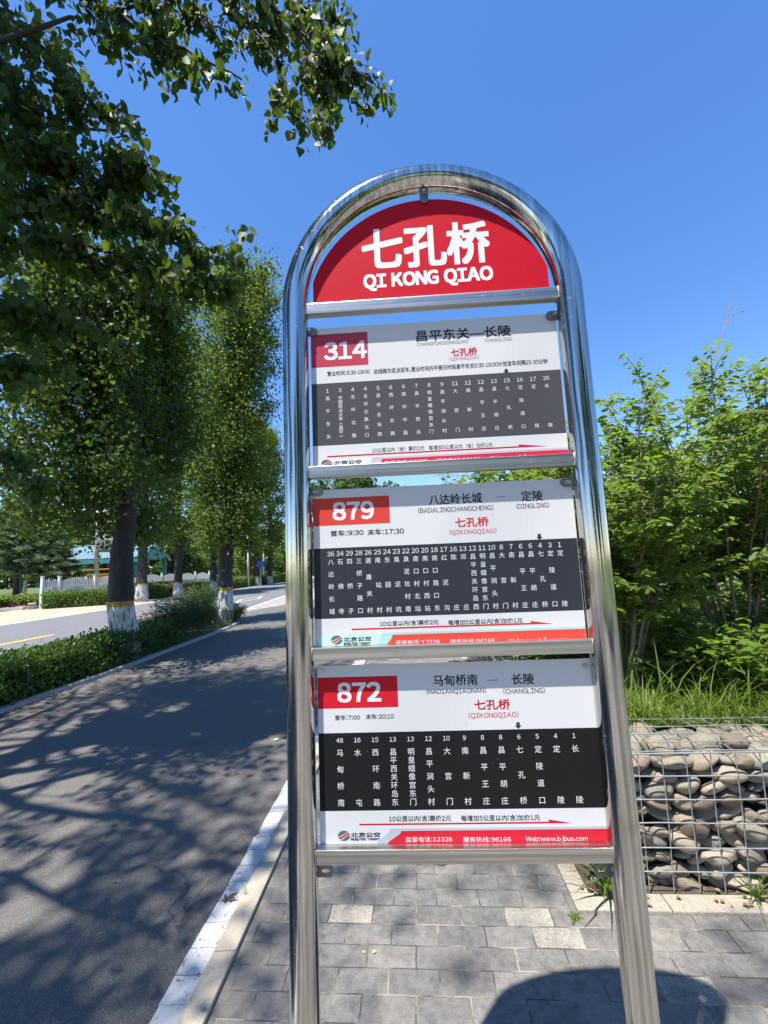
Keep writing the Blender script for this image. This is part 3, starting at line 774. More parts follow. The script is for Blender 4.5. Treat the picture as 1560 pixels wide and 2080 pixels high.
# ------------------------------------------------------------------ gabion baskets and their cobbles
GZ = .615                                    # top of the baskets
def cage(name, label, u0, u1, v0, v1, faces):
    mb = MB(); w = .0026; st = .105
    def wire(a, b, rad=w):
        n = max(2, int(np.linalg.norm(np.array(b)-np.array(a))/.25)+1)
        rg = random.Random(int(abs(a[0]*977+a[1]*331+a[2]*71+b[0]*13)*1000))
        pts = [np.array(a)+(np.array(b)-np.array(a))*i/(n-1)+np.array([rg.uniform(-.003, .003) for _ in range(3)]) for i in range(n)]
        mb.tube(pts, rad, 5, cap=False)
    us = np.arange(u0, u1+.001, st); vs = np.arange(v0, v1+.001, (v1-v0)/max(1, round((v1-v0)/st))); zs = np.linspace(.03, GZ, 7)
    if 'front' in faces:
        for u in us: wire(pl(u, v0, .02), pl(u+.012, v0, GZ))
        for z in zs[1:]: wire(pl(u0, v0-.004, z), pl(u1, v0-.004, z), w*1.15 if z < GZ-.01 else w*1.6)
    if 'top' in faces:
        for u in us: wire(pl(u+.012, v0, GZ+.002), pl(u+.012, v1, GZ+.002))
        for v in vs: wire(pl(u0, v, GZ+.006), pl(u1, v, GZ+.006))
    if 'left' in faces:
        for v in vs: wire(pl(u0, v, .02), pl(u0, v, GZ))
        for z in zs[1:]: wire(pl(u0-.004, v0, z), pl(u0-.004, v1, z))
    o = mb.build('gabion_basket', WIRE, None, smooth=True)
    return tag(o, label, 'gabion basket', 'wire gabion baskets edging the planter')
cage('gabion_basket', 'square mesh wire gabion basket full of cobbles, facing the pavement under the grass', .13, 1.81, .105, .50, ('front', 'top', 'left'))
cage('gabion_basket', 'low wire gabion basket running back along the side kerb behind the sign', .13, .47, .53, 5.0, ('top', 'left'))
# dark boxes added behind the outer stones to close the view through
f = MB(); pbox(f, .26, 1.80, .27, .495, .03, .50); pbox(f, .22, .47, .53, 5.0, .03, .50)
struct(f.build('gabion_core_fill', SOIL), 'structure')
def stone_mesh(seed):
    rg = np.random.default_rng(seed)
    bm = bmesh.new(); bmesh.ops.create_icosphere(bm, subdivisions=4, radius=1)
    a, b_, c = rg.uniform(.85, 1.2), rg.uniform(.5, .8), rg.uniform(.36, .60)
    W = rg.normal(0, 1, (5, 3)); ph = rg.uniform(0, 6, 5)
    planes = rg.normal(0, 1, (6, 3)); planes /= np.linalg.norm(planes, axis=1, keepdims=True); cut = rg.uniform(.72, .95, 6)
    for v in bm.verts:
        p = np.array(v.co)
        for q, ct in zip(planes, cut):
            dd = p@q
            if dd > ct: p = p-q*(dd-ct)*.75
        d = 1+sum(.045*math.sin(W[i]@p*2.0+ph[i]) for i in range(5))
        v.co = Vector((p[0]*a*d, p[1]*b_*d, p[2]*c*d))
    me = bpy.data.meshes.new('cobble'); bm.to_mesh(me); bm.free()
    me.polygons.foreach_set('use_smooth', [True]*len(me.polygons)); me.materials.append(STONE); return me
STM = [stone_mesh(100+i) for i in range(14)]
def stone(u, v, z, s, rg, tilt=.5):
    o = bpy.data.objects.new('cobble', STM[rg.randrange(14)]); COL.objects.link(o)
    o.location = pl(u, v, z); o.rotation_euler = (rg.uniform(-.45, .45), rg.uniform(-tilt, tilt), PRZ+rg.uniform(-.5, .5) + (math.pi if rg.random() < .5 else 0))
    o.scale = (s, s, s)
    tag(o, 'smooth rounded river cobble packed with others inside a wire gabion basket', 'stone', 'river cobbles in the gabion baskets')
rg = random.Random(21)
z = .045; row = 0
while z < GZ-.04:
    u = .165+(row % 2)*.05
    while u < 1.62:
        s = rg.choice((.044, .052, .060, .068, .082))*rg.uniform(.9, 1.1)
        stone(u, .175+rg.uniform(-.012, .016), z+rg.uniform(-.014, .014), s, rg)
        u += s*1.62
    z += .056; row += 1
z = .08; row = 0
while z < GZ-.03:
    u = .2
    while u < 1.6:
        stone(u, .275+rg.uniform(-.01, .01), z+rg.uniform(-.015, .015), rg.uniform(.07, .09), rg); u += .17
    z += .10
for v in (.24, .32, .40, .47):
    u = .19+rg.uniform(0, .06)
    while u < 1.55:
        s = rg.uniform(.052, .085); stone(u, v+rg.uniform(-.015, .015), GZ-.055+rg.uniform(-.018, .012), s, rg, .3); u += s*1.75
for v in np.arange(.6, 3.9, .135):
    stone(.175, v, .5+rg.uniform(-.02, .02), rg.uniform(.065, .085), rg); stone(.30+rg.uniform(-.03, .03), v+.05, GZ-.055, rg.uniform(.065, .085), rg, .3)

# ------------------------------------------------------------------ grass and weeds
def blades(name, base, height, lean, width, mat_, seed, az=None, seg=4):
    """arching grass blades, one mesh"""
    rg = np.random.default_rng(seed); N = len(base)
    if az is None: az = rg.uniform(0, 2*np.pi, N)
    t = np.linspace(0, 1, seg+1)
    dirx = np.stack([np.cos(az), np.sin(az), np.zeros(N)], 1); side = np.stack([-np.sin(az), np.cos(az), np.zeros(N)], 1)
    out = lean[:, None]*height[:, None]*(t**1.8)[None]; up = height[:, None]*(t[None]-lean[:, None]**1.3*.42*(t**3)[None])
    P = base[:, None, :]+dirx[:, None, :]*out[..., None]; P[..., 2] += up
    w = (width[:, None]*np.array([.8, 1, .8, .5, .04])[None, :seg+1])*.5
    A = P-side[:, None, :]*w[..., None]; B = P+side[:, None, :]*w[..., None]
    V = np.stack([A, B], 2).reshape(N, -1, 3); k_ = V.shape[1]
    fl = []
    for i in range(seg): fl.append([2*i, 2*i+1, 2*i+3, 2*i+2])
    F = ((np.arange(N)*k_)[:, None, None]+np.array(fl)[None]).reshape(-1)
    me = bpy.data.meshes.new(name); me.vertices.add(N*k_); me.vertices.foreach_set('co', V.reshape(-1).astype(np.float32))
    me.loops.add(len(F)); me.loops.foreach_set('vertex_index', F.astype(np.int32)); nf = N*seg
    me.polygons.add(nf); me.polygons.foreach_set('loop_start', np.arange(0, 4*nf, 4, dtype=np.int32)); me.polygons.foreach_set('loop_total', np.full(nf, 4, dtype=np.int32))
    me.update(calc_edges=True)
    return link(name, me, mat_)
rg = np.random.default_rng(11)
def scatter(n, u0, u1, v0, v1, z, rg):
    u = rg.uniform(u0, u1, n); v = rg.uniform(v0, v1, n)
    q = PO[None]+u[:, None]*PU[None]+v[:, None]*PV[None]
    return np.column_stack([q, np.full(n, z)])
b1 = scatter(4200, .42, 3.2, .50, 1.15, .555, rg); b1 = np.vstack([b1, scatter(2200, .15, .5, 1.2, 7, .50, rg), scatter(4500, .5, 8, 1.1, 6, .555, rg)])
N_ = len(b1); clump = .6+.8*np.abs(np.sin(b1[:, 0]*7.3+1.0)*np.cos(b1[:, 1]*5.1))
o = blades('grass', b1, rg.uniform(.09, .24, N_)*clump, rg.uniform(.15, 1.25, N_), rg.uniform(.004, .009, N_), GRASS, 12)
tag(o, 'long bright green grass growing on the bank above the gabion', 'grass', kind='stuff')
tl = scatter(170, .42, 2.6, .51, 1.0, .555, rg); n_ = len(tl)
o = blades('grass', tl, rg.uniform(.22, .48, n_), rg.uniform(.2, 1.1, n_), rg.uniform(.007, .014, n_), GRASS, 13)
tag(o, 'tall arching blades of wild grass on top of the gabion', 'grass', kind='stuff')
# verge and strip weeds
vb = np.column_stack([rg.uniform(-13, -6.5, 0), [], []]) if False else None
sy = rg.uniform(3, 14, 2600); sx = np.array([xs(LK, y) for y in sy])-.13-rg.uniform(0, .35, 2600)
o = blades('grass', np.column_stack([sx, sy, np.full(2600, .04)]), rg.uniform(.05, .22, 2600), rg.uniform(.2, 1.1, 2600), rg.uniform(.004, .009, 2600), WEED, 14)
tag(o, 'thin grass fringe along the kerb of the planting strip', 'grass', kind='stuff')

def weed(name, label, x, y, z, n, h, seed, wid=.012, lean=(.2, 1.1), mat_=WEED):
    rg = np.random.default_rng(seed)
    b = np.column_stack([x+rg.normal(0, .012, n), y+rg.normal(0, .012, n), np.full(n, z)])
    o = blades(name, b, rg.uniform(h*.45, h, n), rg.uniform(*lean, n), rg.uniform(wid*.6, wid, n), mat_, seed+1)
    return tag(o, label, 'weed')
q = pl(.155, .075, .03); weed('weed_tuft', 'leafy green weed tuft at the planter corner behind the right post', q[0], q[1], q[2], 26, .30, 31, .016)
q = at(1545, 1880, 1.93); weed('weed_tuft', 'small grass tuft sprouting through the paving in front of the gabion', 1.50, 2.0, .03, 34, .17, 33, .007, (.5, 1.4))
weed('weed_tuft', 'tiny weed in the gap between beige kerb and grey pavers', -.715, 2.17, .026, 14, .05, 35, .005)

q = pl(-.02, -.02, .02); weed('moss_tuft', 'low yellowish moss and grass in the paver joint at the planter corner', q[0], q[1], .024, 60, .022, 36, .006, (.8, 1.6))
q = pl(-.055, .55, .02); weed('weed_tuft', 'sparse seedling grass along the side kerb of the planter below the lowest board', q[0]+.04, q[1], .024, 16, .05, 37, .005)
# ------------------------------------------------------------------ trees
_hr = random.Random(19)
GAPS = [(-3.0, 3.6, .46), (-3.6, 4.2, .34), (-2.4, 3.2, .22), (-1.75, 2.2, .20), (-2.3, 1.9, .16)]     # gaps cut into the crowns, placed by the sun patches they let through
GAPS += [(_hr.uniform(-4.2, -.9), _hr.uniform(2.4, 9.5), _hr.uniform(.06, .17)) for _ in range(30)]
GAPS += [(_hr.uniform(-.7, 1.0), _hr.uniform(1.4, 3), _hr.uniform(.2, .4)) for _ in range(5)]
def in_gap(p):
    """True for leaves that stand in one of the gaps of the canopy, seen along the sun's rays"""
    q = p[:, :2]+p[:, 2:3]*np.array([[.252, .29]])
    out = np.zeros(len(p), bool)
    for (gx, gy, gr) in GAPS:
        dq = q-np.array([gx, gy]); an = np.arctan2(dq[:, 1], dq[:, 0]); rr_ = gr*(1+.35*np.sin(3*an+gx*9)+.2*np.sin(5*an+gy*7))
        out |= (dq[:, 0]**2+(dq[:, 1]*.75)**2) < rr_**2
    return out
def limb_tree(name, label, x, y, H, tr, crown0, prof, nl, leaves, lsize, seed, bark, leafmat, group=None, shape='poplar', up=(.5, 1.0), clump=.20, down=.55, twigs=5, topfrac=.96, lean=(0, 0), ycat='tree', gaps=False, keep=None):
    """trunk with limbs, and a crown of leaves clustered round the twigs; prof(t) = crown radius at relative crown height t"""
    rg = np.random.default_rng(seed)
    root = thing(name, label, ycat, (x, y, 0), 0, group)
    mb = MB(); zs = np.linspace(0, H*topfrac, 14)
    wob = np.cumsum(rg.normal(0, tr*.16, (14, 2)), 0); wob[0] = 0
    wob += np.array(lean)[None]*zs[:, None]
    tp = [np.array([wob[i, 0], wob[i, 1], zs[i]]) for i in range(14)]
    rad = [tr*(1.28 if i == 0 else 1.0)*(1-.93*(zs[i]/(H*topfrac))**1.15) for i in range(14)]
    # a finely divided trunk so the bark and the base flare read
    zz = np.concatenate([np.linspace(0, min(1.4, H*.2), 6), np.linspace(min(1.4, H*.2), H*topfrac, 16)[1:]])
    pts = [np.array([np.interp(z, zs, wob[:, 0]), np.interp(z, zs, wob[:, 1]), z]) for z in zz]
    rr_ = [np.interp(z, zs, rad) * (1+.25*math.exp(-z/.18)) / (1.28 if z == 0 else 1) for z in zz]
    mb.tube(pts, rr_, 14)
    cp, cw = [], []
    for i in range(nl):
        t = (i+.5)/nl; z0 = crown0*.9+(H*.95-crown0*.9)*t**.9
        az = i*2.39996+rg.normal(0, .35); el = rg.uniform(*up)*min(1, .15+t*2.2) - max(0, .18-t)*1.2
        Rr_ = prof(min(1, max(0, (z0-crown0)/(H-crown0)+.08)))*rg.uniform(.75, 1.08)
        L_ = Rr_/max(.35, math.cos(el))
        p0 = np.array([np.interp(z0, zs, wob[:, 0]), np.interp(z0, zs, wob[:, 1]), z0])
        dr = np.array([math.cos(az)*math.cos(el), math.sin(az)*math.cos(el), math.sin(el)])
        n = 6; P_ = []
        for k_ in range(n+1):
            s = k_/n; P_.append(p0+dr*L_*s+np.array([0, 0, .10*L_*s*s])+rg.normal(0, .03*L_, 3)*(s > 0))
        r0 = min(np.interp(z0, zs, rad)*.5, .012+.02*L_)
        if keep is not None and not keep(P_[-1]): continue
        mb.tube(P_, [r0*(1-.85*k_/n) for k_ in range(n+1)], 6, cap=False)
        for j in range(twigs):
            s = rg.uniform(.25, 1.0); a = np.array(P_[int(s*n)]); td = rg.normal(0, 1, 3); td[2] = abs(td[2])*.3-.15; td += dr*.7
            td /= np.linalg.norm(td); l = rg.uniform(.25, .6)*(.35+.3*L_)
            e = a+td*l; mid = (a+e)/2+np.array([0, 0, .04])
            mb.tube([a, mid, e], [.008, .006, .003], 4, cap=False)
            for q_ in (.35, .7, 1.0): cp.append(a+(e-a)*q_); cw.append(l)
        for s in (.5, .75, 1.0): cp.append(np.array(P_[int(s*n)])); cw.append(.4)
    mb.build('trunk', bark, root, smooth=True)
    cp = np.array(cp)
    w = rg.gamma(1.2, 1, len(cp)); w /= w.sum()
    idx = rg.choice(len(cp), leaves, p=w)
    pos = cp[idx]+rg.normal(0, clump, (leaves, 3))*rg.uniform(.3, 1.5, (leaves, 1))
    if keep is not None: pos = pos[np.array([keep(p) for p in pos])]
    if gaps: pos = pos[~in_gap(pos+np.array([x, y, 0]))]
    n = len(pos)
    d = rnd_dirs(rg, n, down, .7); nn = rnd_dirs(rg, n, 0, 1); nn[:, 2] = np.abs(nn[:, 2])
    me = leaf_mesh('crown', pos, d, nn, lsize*rg.uniform(.65, 1.25, n), shape)
    link('crown', me, leafmat, root)
    return root
def blob(a=.5, p=.8): return lambda t: (math.sin(math.pi*min(1, max(0, t))**p))**a
ROADG = 'whitewashed poplars lining the road'

# the overhanging poplar: a trunk just outside the picture, its low boughs reaching over the lane
T0 = (-4.95, 1.7)
root = limb_tree('poplar_tree', 'near poplar whose dark boughs hang into the top of the picture', T0[0], T0[1], 13.5, .27, 3.4,
      lambda t: 3.1*blob(.55, .7)(t)+.15, 70, 34000, .078, 41, BARKW, LEAF_POPLAR, ROADG, clump=.26, gaps=True)
bw = MB(); LP, LD = [], []
rg = np.random.default_rng(77)
def bough(pts, r0, dens, sig=.11, start=0.0, side=6):
    """a bough through the given points (photo pixel + distance), twigs and hanging leaves along it"""
    P_ = [at(*p) for p in pts]
    # resample smoothly
    t = np.linspace(0, len(P_)-1, len(P_)*4); A = np.array(P_)
    Q = np.column_stack([np.interp(t, range(len(P_)), A[:, i]) for i in range(3)])
    Q[1:-1] = (Q[:-2]+2*Q[1:-1]+Q[2:])/4; Q += rg.normal(0, .008, Q.shape)
    O_ = np.array([T0[0], T0[1], 0])
    bw.tube([q-O_ for q in Q], [r0*(1-.8*i/len(Q)) for i in range(len(Q))], 7, cap=False)
    seg = np.linalg.norm(np.diff(Q, axis=0), axis=1).sum(); n = int(seg*dens*1.02/14)
    for i in range(n):
        s = start+(1-start)*rg.random(); a = np.array([np.interp(s*(len(Q)-1), range(len(Q)), Q[:, j]) for j in range(3)])
        td = rg.normal(0, 1, 3); td[2] = -abs(td[2])*.5+.15; td /= np.linalg.norm(td); l = rg.uniform(.08, .34)*sig/.11
        e = a+td*l+np.array([0, 0, -.10*l]); bw.tube([a-O_, (a+e)/2+np.array([0, 0, .02])-O_, e-O_], [.004, .003, .0015], 4, cap=False)
        m_ = rg.poisson(14)
        for k_ in range(m_): LP.append(a+(e-a)*rg.uniform(.25, 1.1)+rg.normal(0, .035, 3))
B = bough
B([(-380,-330,3.4), (-60,-120,3.1), (130,-40,3.0), (230,20,2.9), (310,75,2.85), (400,115,2.8), (490,160,2.75)], .030, 50, .06)
B([(310,75,2.85), (330,10,2.9), (400,-50,3.0), (500,-40,3.0), (570,30,2.95), (640,90,2.9), (710,135,2.85), (785,185,2.8)], .022, 330, .10)
B([(400,-50,3.0), (470,30,3.0), (540,80,2.95), (570,160,2.9), (588,222,2.9)], .014, 190, .09, .0)
B([(500,-40,3.0), (600,0,3.1), (650,40,3.1), (668,60,3.1)], .012, 300, .11)
B([(600,60,2.92), (640,130,2.9), (660,200,2.9), (668,250,2.9)], .010, 300, .08)
B([(230,20,2.9), (300,10,3.1), (400,40,3.2), (480,70,3.2), (560,90,3.2)], .014, 260, .10)
B([(130,-40,3.0), (210,60,3.0), (260,100,3.0)], .010, 260, .10)
B([(330,80,2.9), (370,110,2.9), (375,170,2.9)], .006, 210, .05)
B([(-250,-60,3.4), (-40,0,3.2), (60,70,3.1), (120,150,3.05), (180,215,3.0)], .022, 420, .13)
B([(-250,60,3.4), (-60,120,3.2), (40,180,3.1), (100,260,3.1)], .020, 480, .14)
B([(-250,200,3.4), (-60,250,3.2), (30,300,3.1), (110,340,3.1), (130,285,3.1)], .020, 520, .12)
B([(-250,330,3.4), (-60,360,3.2), (60,400,3.15), (170,390,3.1), (250,330,3.05), (312,365,3.0)], .022, 560, .13)
B([(60,400,3.15), (180,430,3.1), (270,440,3.1), (340,470,3.05), (400,490,3.0), (455,515,3.0)], .016, 500, .12)
B([(-250,480,3.4), (-40,490,3.2), (100,490,3.1), (230,510,3.1), (330,545,3.05), (440,570,3.0)], .020, 520, .13)
B([(-250,600,3.4), (-40,620,3.3), (60,640,3.3), (150,650,3.3)], .018, 540, .16)
B([(-250,720,3.5), (-60,730,3.4), (50,740,3.4), (110,760,3.4)], .016, 480, .16)
B([(-200,840,3.5), (-40,880,3.4), (30,930,3.4), (70,990,3.4)], .010, 170, .08)
bo = bw.build('bough', BARK, root, smooth=True)
LP = np.array(LP); LP = LP[~in_gap(LP)]; n = len(LP)
d = rnd_dirs(rg, n, 1.15, .6); nn = rnd_dirs(rg, n, 0, 1); nn[:, 2] = np.abs(nn[:, 2])*.6
me = leaf_mesh('bough_leaves', LP-np.array([T0[0], T0[1], 0]), d, nn, .074*rg.uniform(.55, 1.2, n), 'poplar8')
link('bough_leaves', me, LEAF_POPLAR, root)

limb_tree('poplar_tree', 'broad dark poplar with a thick whitewashed trunk rising from the clipped hedge', -4.87, 8.0, 6.5, .245, 2.6,
      lambda t: 2.25*blob(.42, .5)(t)+.15, 90, 76000, .075, 42, BARKW, LEAF_POPLAR, ROADG, clump=.24, lean=(.02, .0), gaps=True, keep=lambda p: p[0] < 1.05+.25*math.sin(p[2]*3.1+p[1]*2))
limb_tree('poplar_tree', 'slender columnar poplar with whitewashed trunk among the wild bushes at the strip end', -4.89, 13.0, 11.2, .235, 2.5,
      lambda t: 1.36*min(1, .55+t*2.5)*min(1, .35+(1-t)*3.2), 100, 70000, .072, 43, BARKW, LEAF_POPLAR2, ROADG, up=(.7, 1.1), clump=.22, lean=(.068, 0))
# one more of the row behind the camera: it shades the lane and shows in the steel posts
limb_tree('poplar_tree', 'poplar of the row behind the viewer, shading the near lane', -4.9, -2.7, 13, .25, 3.0,
      lambda t: 2.6*blob(.5, .7)(t)+.15, 70, 40000, .085, 44, BARKW, LEAF_POPLAR, ROADG, clump=.28, gaps=True, keep=lambda p: p[0] < 1.6)
tb_ = [o for o in bpy.data.objects if o.get('label', '').startswith('poplar of the row behind')][0]
mb = MB(); P_ = []; rg = np.random.default_rng(313)  # leaf clusters added out of view, each aimed to dapple the pavement
for (gx, gy, zz, rr_) in ((-.14, 2.22, 10.5, .13), (.46, 2.38, 11.2, .14), (.72, 2.22, 11.6, .09), (-.70, 2.55, 10.2, .13), (-.66, 2.05, 9.8, .12), (-.42, 2.02, 10.0, .10), (1.28, 1.72, 11.8, .12), (-.20, 2.7, 10.6, .2), (.22, 1.80, 11.3, .05)):
    c = np.array([gx-.252*zz+4.9, gy-.29*zz+2.7, zz])
    mb.tube([(0, 0, zz-2.2), c*np.array([.5, .5, 1])-np.array([0, 0, .7]), c], [.012, .008, .003], 5, cap=False)
    n = int(70*(rr_/.2)**1.3); P_.append(c+rg.normal(0, rr_, (n, 3))*np.array([1, 1, .8]))
mb.build('bough', BARK, tb_, smooth=True); P_ = np.vstack(P_); n = len(P_)
link('bough_leaves', leaf_mesh('bough_leaves', P_, rnd_dirs(rg, n, .5, .7), rnd_dirs(rg, n), .085*rg.uniform(.7, 1.2, n), 'poplar'), LEAF_POPLAR, tb_)
# the row across the road
far = limb_tree('poplar_tree', 'tall pale-stemmed poplar across the road, right beside the near trunk', -15.0, 26.5, 20, .30, 4.2,
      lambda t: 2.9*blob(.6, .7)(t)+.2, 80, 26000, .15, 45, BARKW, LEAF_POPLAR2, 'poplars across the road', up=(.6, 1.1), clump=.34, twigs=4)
for (x, y, rz, sc, lab) in ((-14.75, 30.6, 2.1, .93, 'poplar across the road behind the gap of the white fence'),
                            (-13.9, 34.6, 4.0, .86, 'poplar across the road just left of the slender near poplar'),
                            (-14.0, 46.5, 1.2, .95, 'distant roadside poplar beside two pale poles'),
                            (-13.1, 48.5, 5.1, .9, 'last roadside poplar next to the small blue sign')):
    c = copy_tree(far); c.location = (x, y, 0); c.rotation_euler = (0, 0, rz); c.scale = (sc, sc, sc); c['label'] = lab

# background trees -------------------------------------------------------
def bush_tree(name, label, x, y, H, Rm, leaves, lsize, seed, leafmat, shape='round', trunk=.14, base=.6, group=None, cat='tree', barkm=None):
    """rounded broadleaf tree: lumpy crown of leaf clumps on a branching trunk"""
    rg = np.random.default_rng(seed); root = thing(name, label, cat, (x, y, 0), 0, group)
    mb = MB(); nc = 34
    c = rg.normal(0, 1, (nc, 3)); c /= np.linalg.norm(c, axis=1, keepdims=True); c *= rg.uniform(.35, 1, (nc, 1))**.5
    C_ = np.column_stack([c[:, 0]*Rm*.8, c[:, 1]*Rm*.8, base+(H-base)*(.52+.44*c[:, 2])])
    mb.tube([(0, 0, 0), (.05, .03, H*.3), (0, .08, H*.7)], [trunk, trunk*.7, trunk*.2], 8, cap=False)
    for k_ in range(nc): mb.tube([(0, 0, H*rg.uniform(.15, .4)), C_[k_]*np.array([.5, .5, .75]), C_[k_]], [trunk*.35, trunk*.2, .01], 5, cap=False)
    mb.build('trunk', barkm or BARK, root, smooth=True)
    rr_ = rg.uniform(.16, .34, nc)*Rm*1.15
    idx = rg.integers(0, nc, leaves); v = rg.normal(0, 1, (leaves, 3)); v /= np.linalg.norm(v, axis=1, keepdims=True)
    pos = C_[idx]+v*rr_[idx][:, None]*rg.uniform(.35, 1.15, (leaves, 1))*np.array([1, 1, .75]); pos[:, 2] = np.maximum(pos[:, 2], .05)
    d = rnd_dirs(rg, leaves, .3, .7); nn = v+rg.normal(0, .5, v.shape); nn[:, 2] += .5
    link('crown', leaf_mesh('crown', pos, d, nn, lsize*rg.uniform(.6, 1.3, leaves), shape), leafmat, root)
    return root
BGT = 'background trees beyond the white fence'
ta = bush_tree('broadleaf_tree', 'bright green bushy tree behind the white fence between two poplar trunks', -21.0, 47, 6.6, 3.6, 6500, .30, 51, LEAF_BRIGHT, group=BGT)
tb = bush_tree('broadleaf_tree', 'dark rounded tree directly right of the blue-roofed shelter', -21.5, 43, 7.4, 2.6, 6500, .28, 52, LEAF_DULL, group=BGT)
for src, x, y, rz, sc, lab in ((ta, -16.5, 55, 1, 1.0, 'bright green tree between the slender poplar and the pale poles'), (tb, -27, 56, 2, 1.3, 'dull green tree rising behind the ridge of the blue roof'),
        (ta, -24.5, 62, 3, 1.35, 'light green tree filling the gap above the scalloped fence'), (tb, -33, 52, 4, 1.35, 'shaded tree behind the transformer box'),
        (ta, -38, 50, 5, 1.45, 'tall light tree behind the left pine'), (tb, -43, 50, .5, 1.75, 'tallest dark tree at the left picture edge'),
        (ta, -13.5, 66, 2.2, 1.15, 'green tree behind the last roadside poplar'), (tb, -17.5, 70, 3.3, 1.3, 'distant dull green tree where the road ends'), (ta, -8, 78, .4, 1.3, 'far green tree at the bend of the road'), (ta, -30, 70, 1.4, 1.9, 'big pale tree behind the shelter and its neighbours')):
    c = copy_tree(src); c.location = (x, y, 0); c.rotation_euler = (0, 0, rz); c.scale = (sc,)*3; c['label'] = lab
# trees glimpsed behind the sign
tc_ = bush_tree('broadleaf_tree', 'dark leafy tree seen through the gap above the middle board', -1.0, 30, 8.2, 3.6, 7000, .24, 53, LEAF_POPLAR, group='trees behind the sign')
for x, y, rz, sc, lab in ((-4.2, 36, 1.5, 1.25, 'taller dark tree behind the left post of the sign'), (4.2, 38, 3, .82, 'lower tree behind the right half of the sign'), (9, 30, 4, .75, 'tree beyond the shrubs right of the sign'), (17, 36, 5.2, .9, 'tree far behind the shrubs at the right edge')):
    c = copy_tree(tc_); c.location = (x, y, 0); c.rotation_euler = (0, 0, rz); c.scale = (sc,)*3; c['label'] = lab

for x, y, rz, sc, lab in ((3.5, -7.5, 1.0, .9, 'unseen tree added behind the viewer on the pavement side'), (7.5, -6, 2.0, .8, 'second unseen tree added behind the viewer beside the first'), (-1.2, -13, 2.6, 1.0, 'unseen tree added behind the viewer where the pavement ends')):  # unseen trees added for the steel to reflect and to cut sky light
    c = copy_tree(tc_); c.location = (x, y, 0); c.rotation_euler = (0, 0, rz); c.scale = (sc,)*3; c['label'] = lab; c['group'] = 'trees added behind the viewer'

# far wood behind everything beyond the road and behind the bank
def wood(label, x0, x1, y0, y1, n, hmin, hmax, lv, seed):
    rg = np.random.default_rng(seed); P_, N_ = [], []
    for i in range(n):
        t = (i+rg.random())/n; c = np.array([x0+(x1-x0)*t, y0+(y1-y0)*rg.random(), 0]); h = rg.uniform(hmin, hmax); w = h*rg.uniform(.35, .5)
        v = rg.normal(0, 1, (lv, 3)); v /= np.linalg.norm(v, axis=1, keepdims=True); v[:, 1] = -np.abs(v[:, 1])*.9+.1
        bumpy = 1+.22*np.sin(v[:, 0]*7+i)*np.cos(v[:, 2]*6+i*2)
        P_.append(c+v*np.array([w, w, h*.55])*bumpy[:, None]*rg.uniform(.8, 1.05, (lv, 1))+np.array([0, 0, h*.48])); N_.append(v)
    P_, N_ = np.vstack(P_), np.vstack(N_); k_ = P_[:, 2] > -.1; P_, N_ = P_[k_], N_[k_]
    o = link('distant_wood', leaf_mesh('distant_wood', P_, rnd_dirs(rg, len(P_), .3), N_+rg.normal(0, .4, N_.shape), 1.0*rg.uniform(.6, 1.3, len(P_)), 'round'), LEAF_DULL)
    tag(o, label, 'wood', kind='stuff')
wood('distant green wood closing the view beyond the road', -150, 60, 95, 115, 46, 7, 12, 900, 201)
wood('distant wood behind the shrubs of the bank', 40, 130, 60, 90, 26, 6, 10, 700, 202)

# two pines at the left
def pine(label, x, y, H, Rm, seed):
    rg = np.random.default_rng(seed); root = thing('pine_tree', label, 'pine', (x, y, 0), 0, 'pines beside the entrance')
    mb = MB(); mb.tube([(0, 0, 0), (.05, 0, H*.4), (0, .05, H*.95)], [.16, .11, .02], 8)
    P_, D_ = [], []
    nb_ = 46
    for i in range(nb_):
        t = (i+.5)/nb_; z0 = H*(.24+.74*t); az = i*2.4+rg.normal(0, .3); L_ = Rm*(1-t)**.75*rg.uniform(.75, 1.1)+.15
        e = np.array([math.cos(az)*L_, math.sin(az)*L_, z0+.12*L_]); mb.tube([(0, 0, z0), e*np.array([.5, .5, 1])-np.array([0, 0, .04*L_]), e], [.035, .025, .008], 5, cap=False)
        m_ = int(36*L_)+14
        for k_ in range(m_):
            s = rg.uniform(.3, 1.05); c = np.array([0, 0, z0])+(e-np.array([0, 0, z0]))*s+np.array([rg.normal(0, .16*L_*.6), rg.normal(0, .16*L_*.6), rg.normal(.03, .06)])
            for q_ in range(11):
                P_.append(c); v = rg.normal(0, 1, 3); v[2] = abs(v[2])*.8; D_.append(v)
    mb.build('trunk', BARK, root, smooth=True)
    P_, D_ = np.array(P_), np.array(D_); n = len(P_)
    link('crown', leaf_mesh('crown', P_, D_, rnd_dirs(rg, n), .26*rg.uniform(.7, 1.2, n), 'needle'), LEAF_PINE, root)
pine('larger layered pine at the left picture edge by the red paving', -24.0, 28.0, 6.2, 2.7, 61)
pine('smaller soft pine overlapping the end of the blue roof', -22.3, 29.0, 5.0, 1.6, 62)

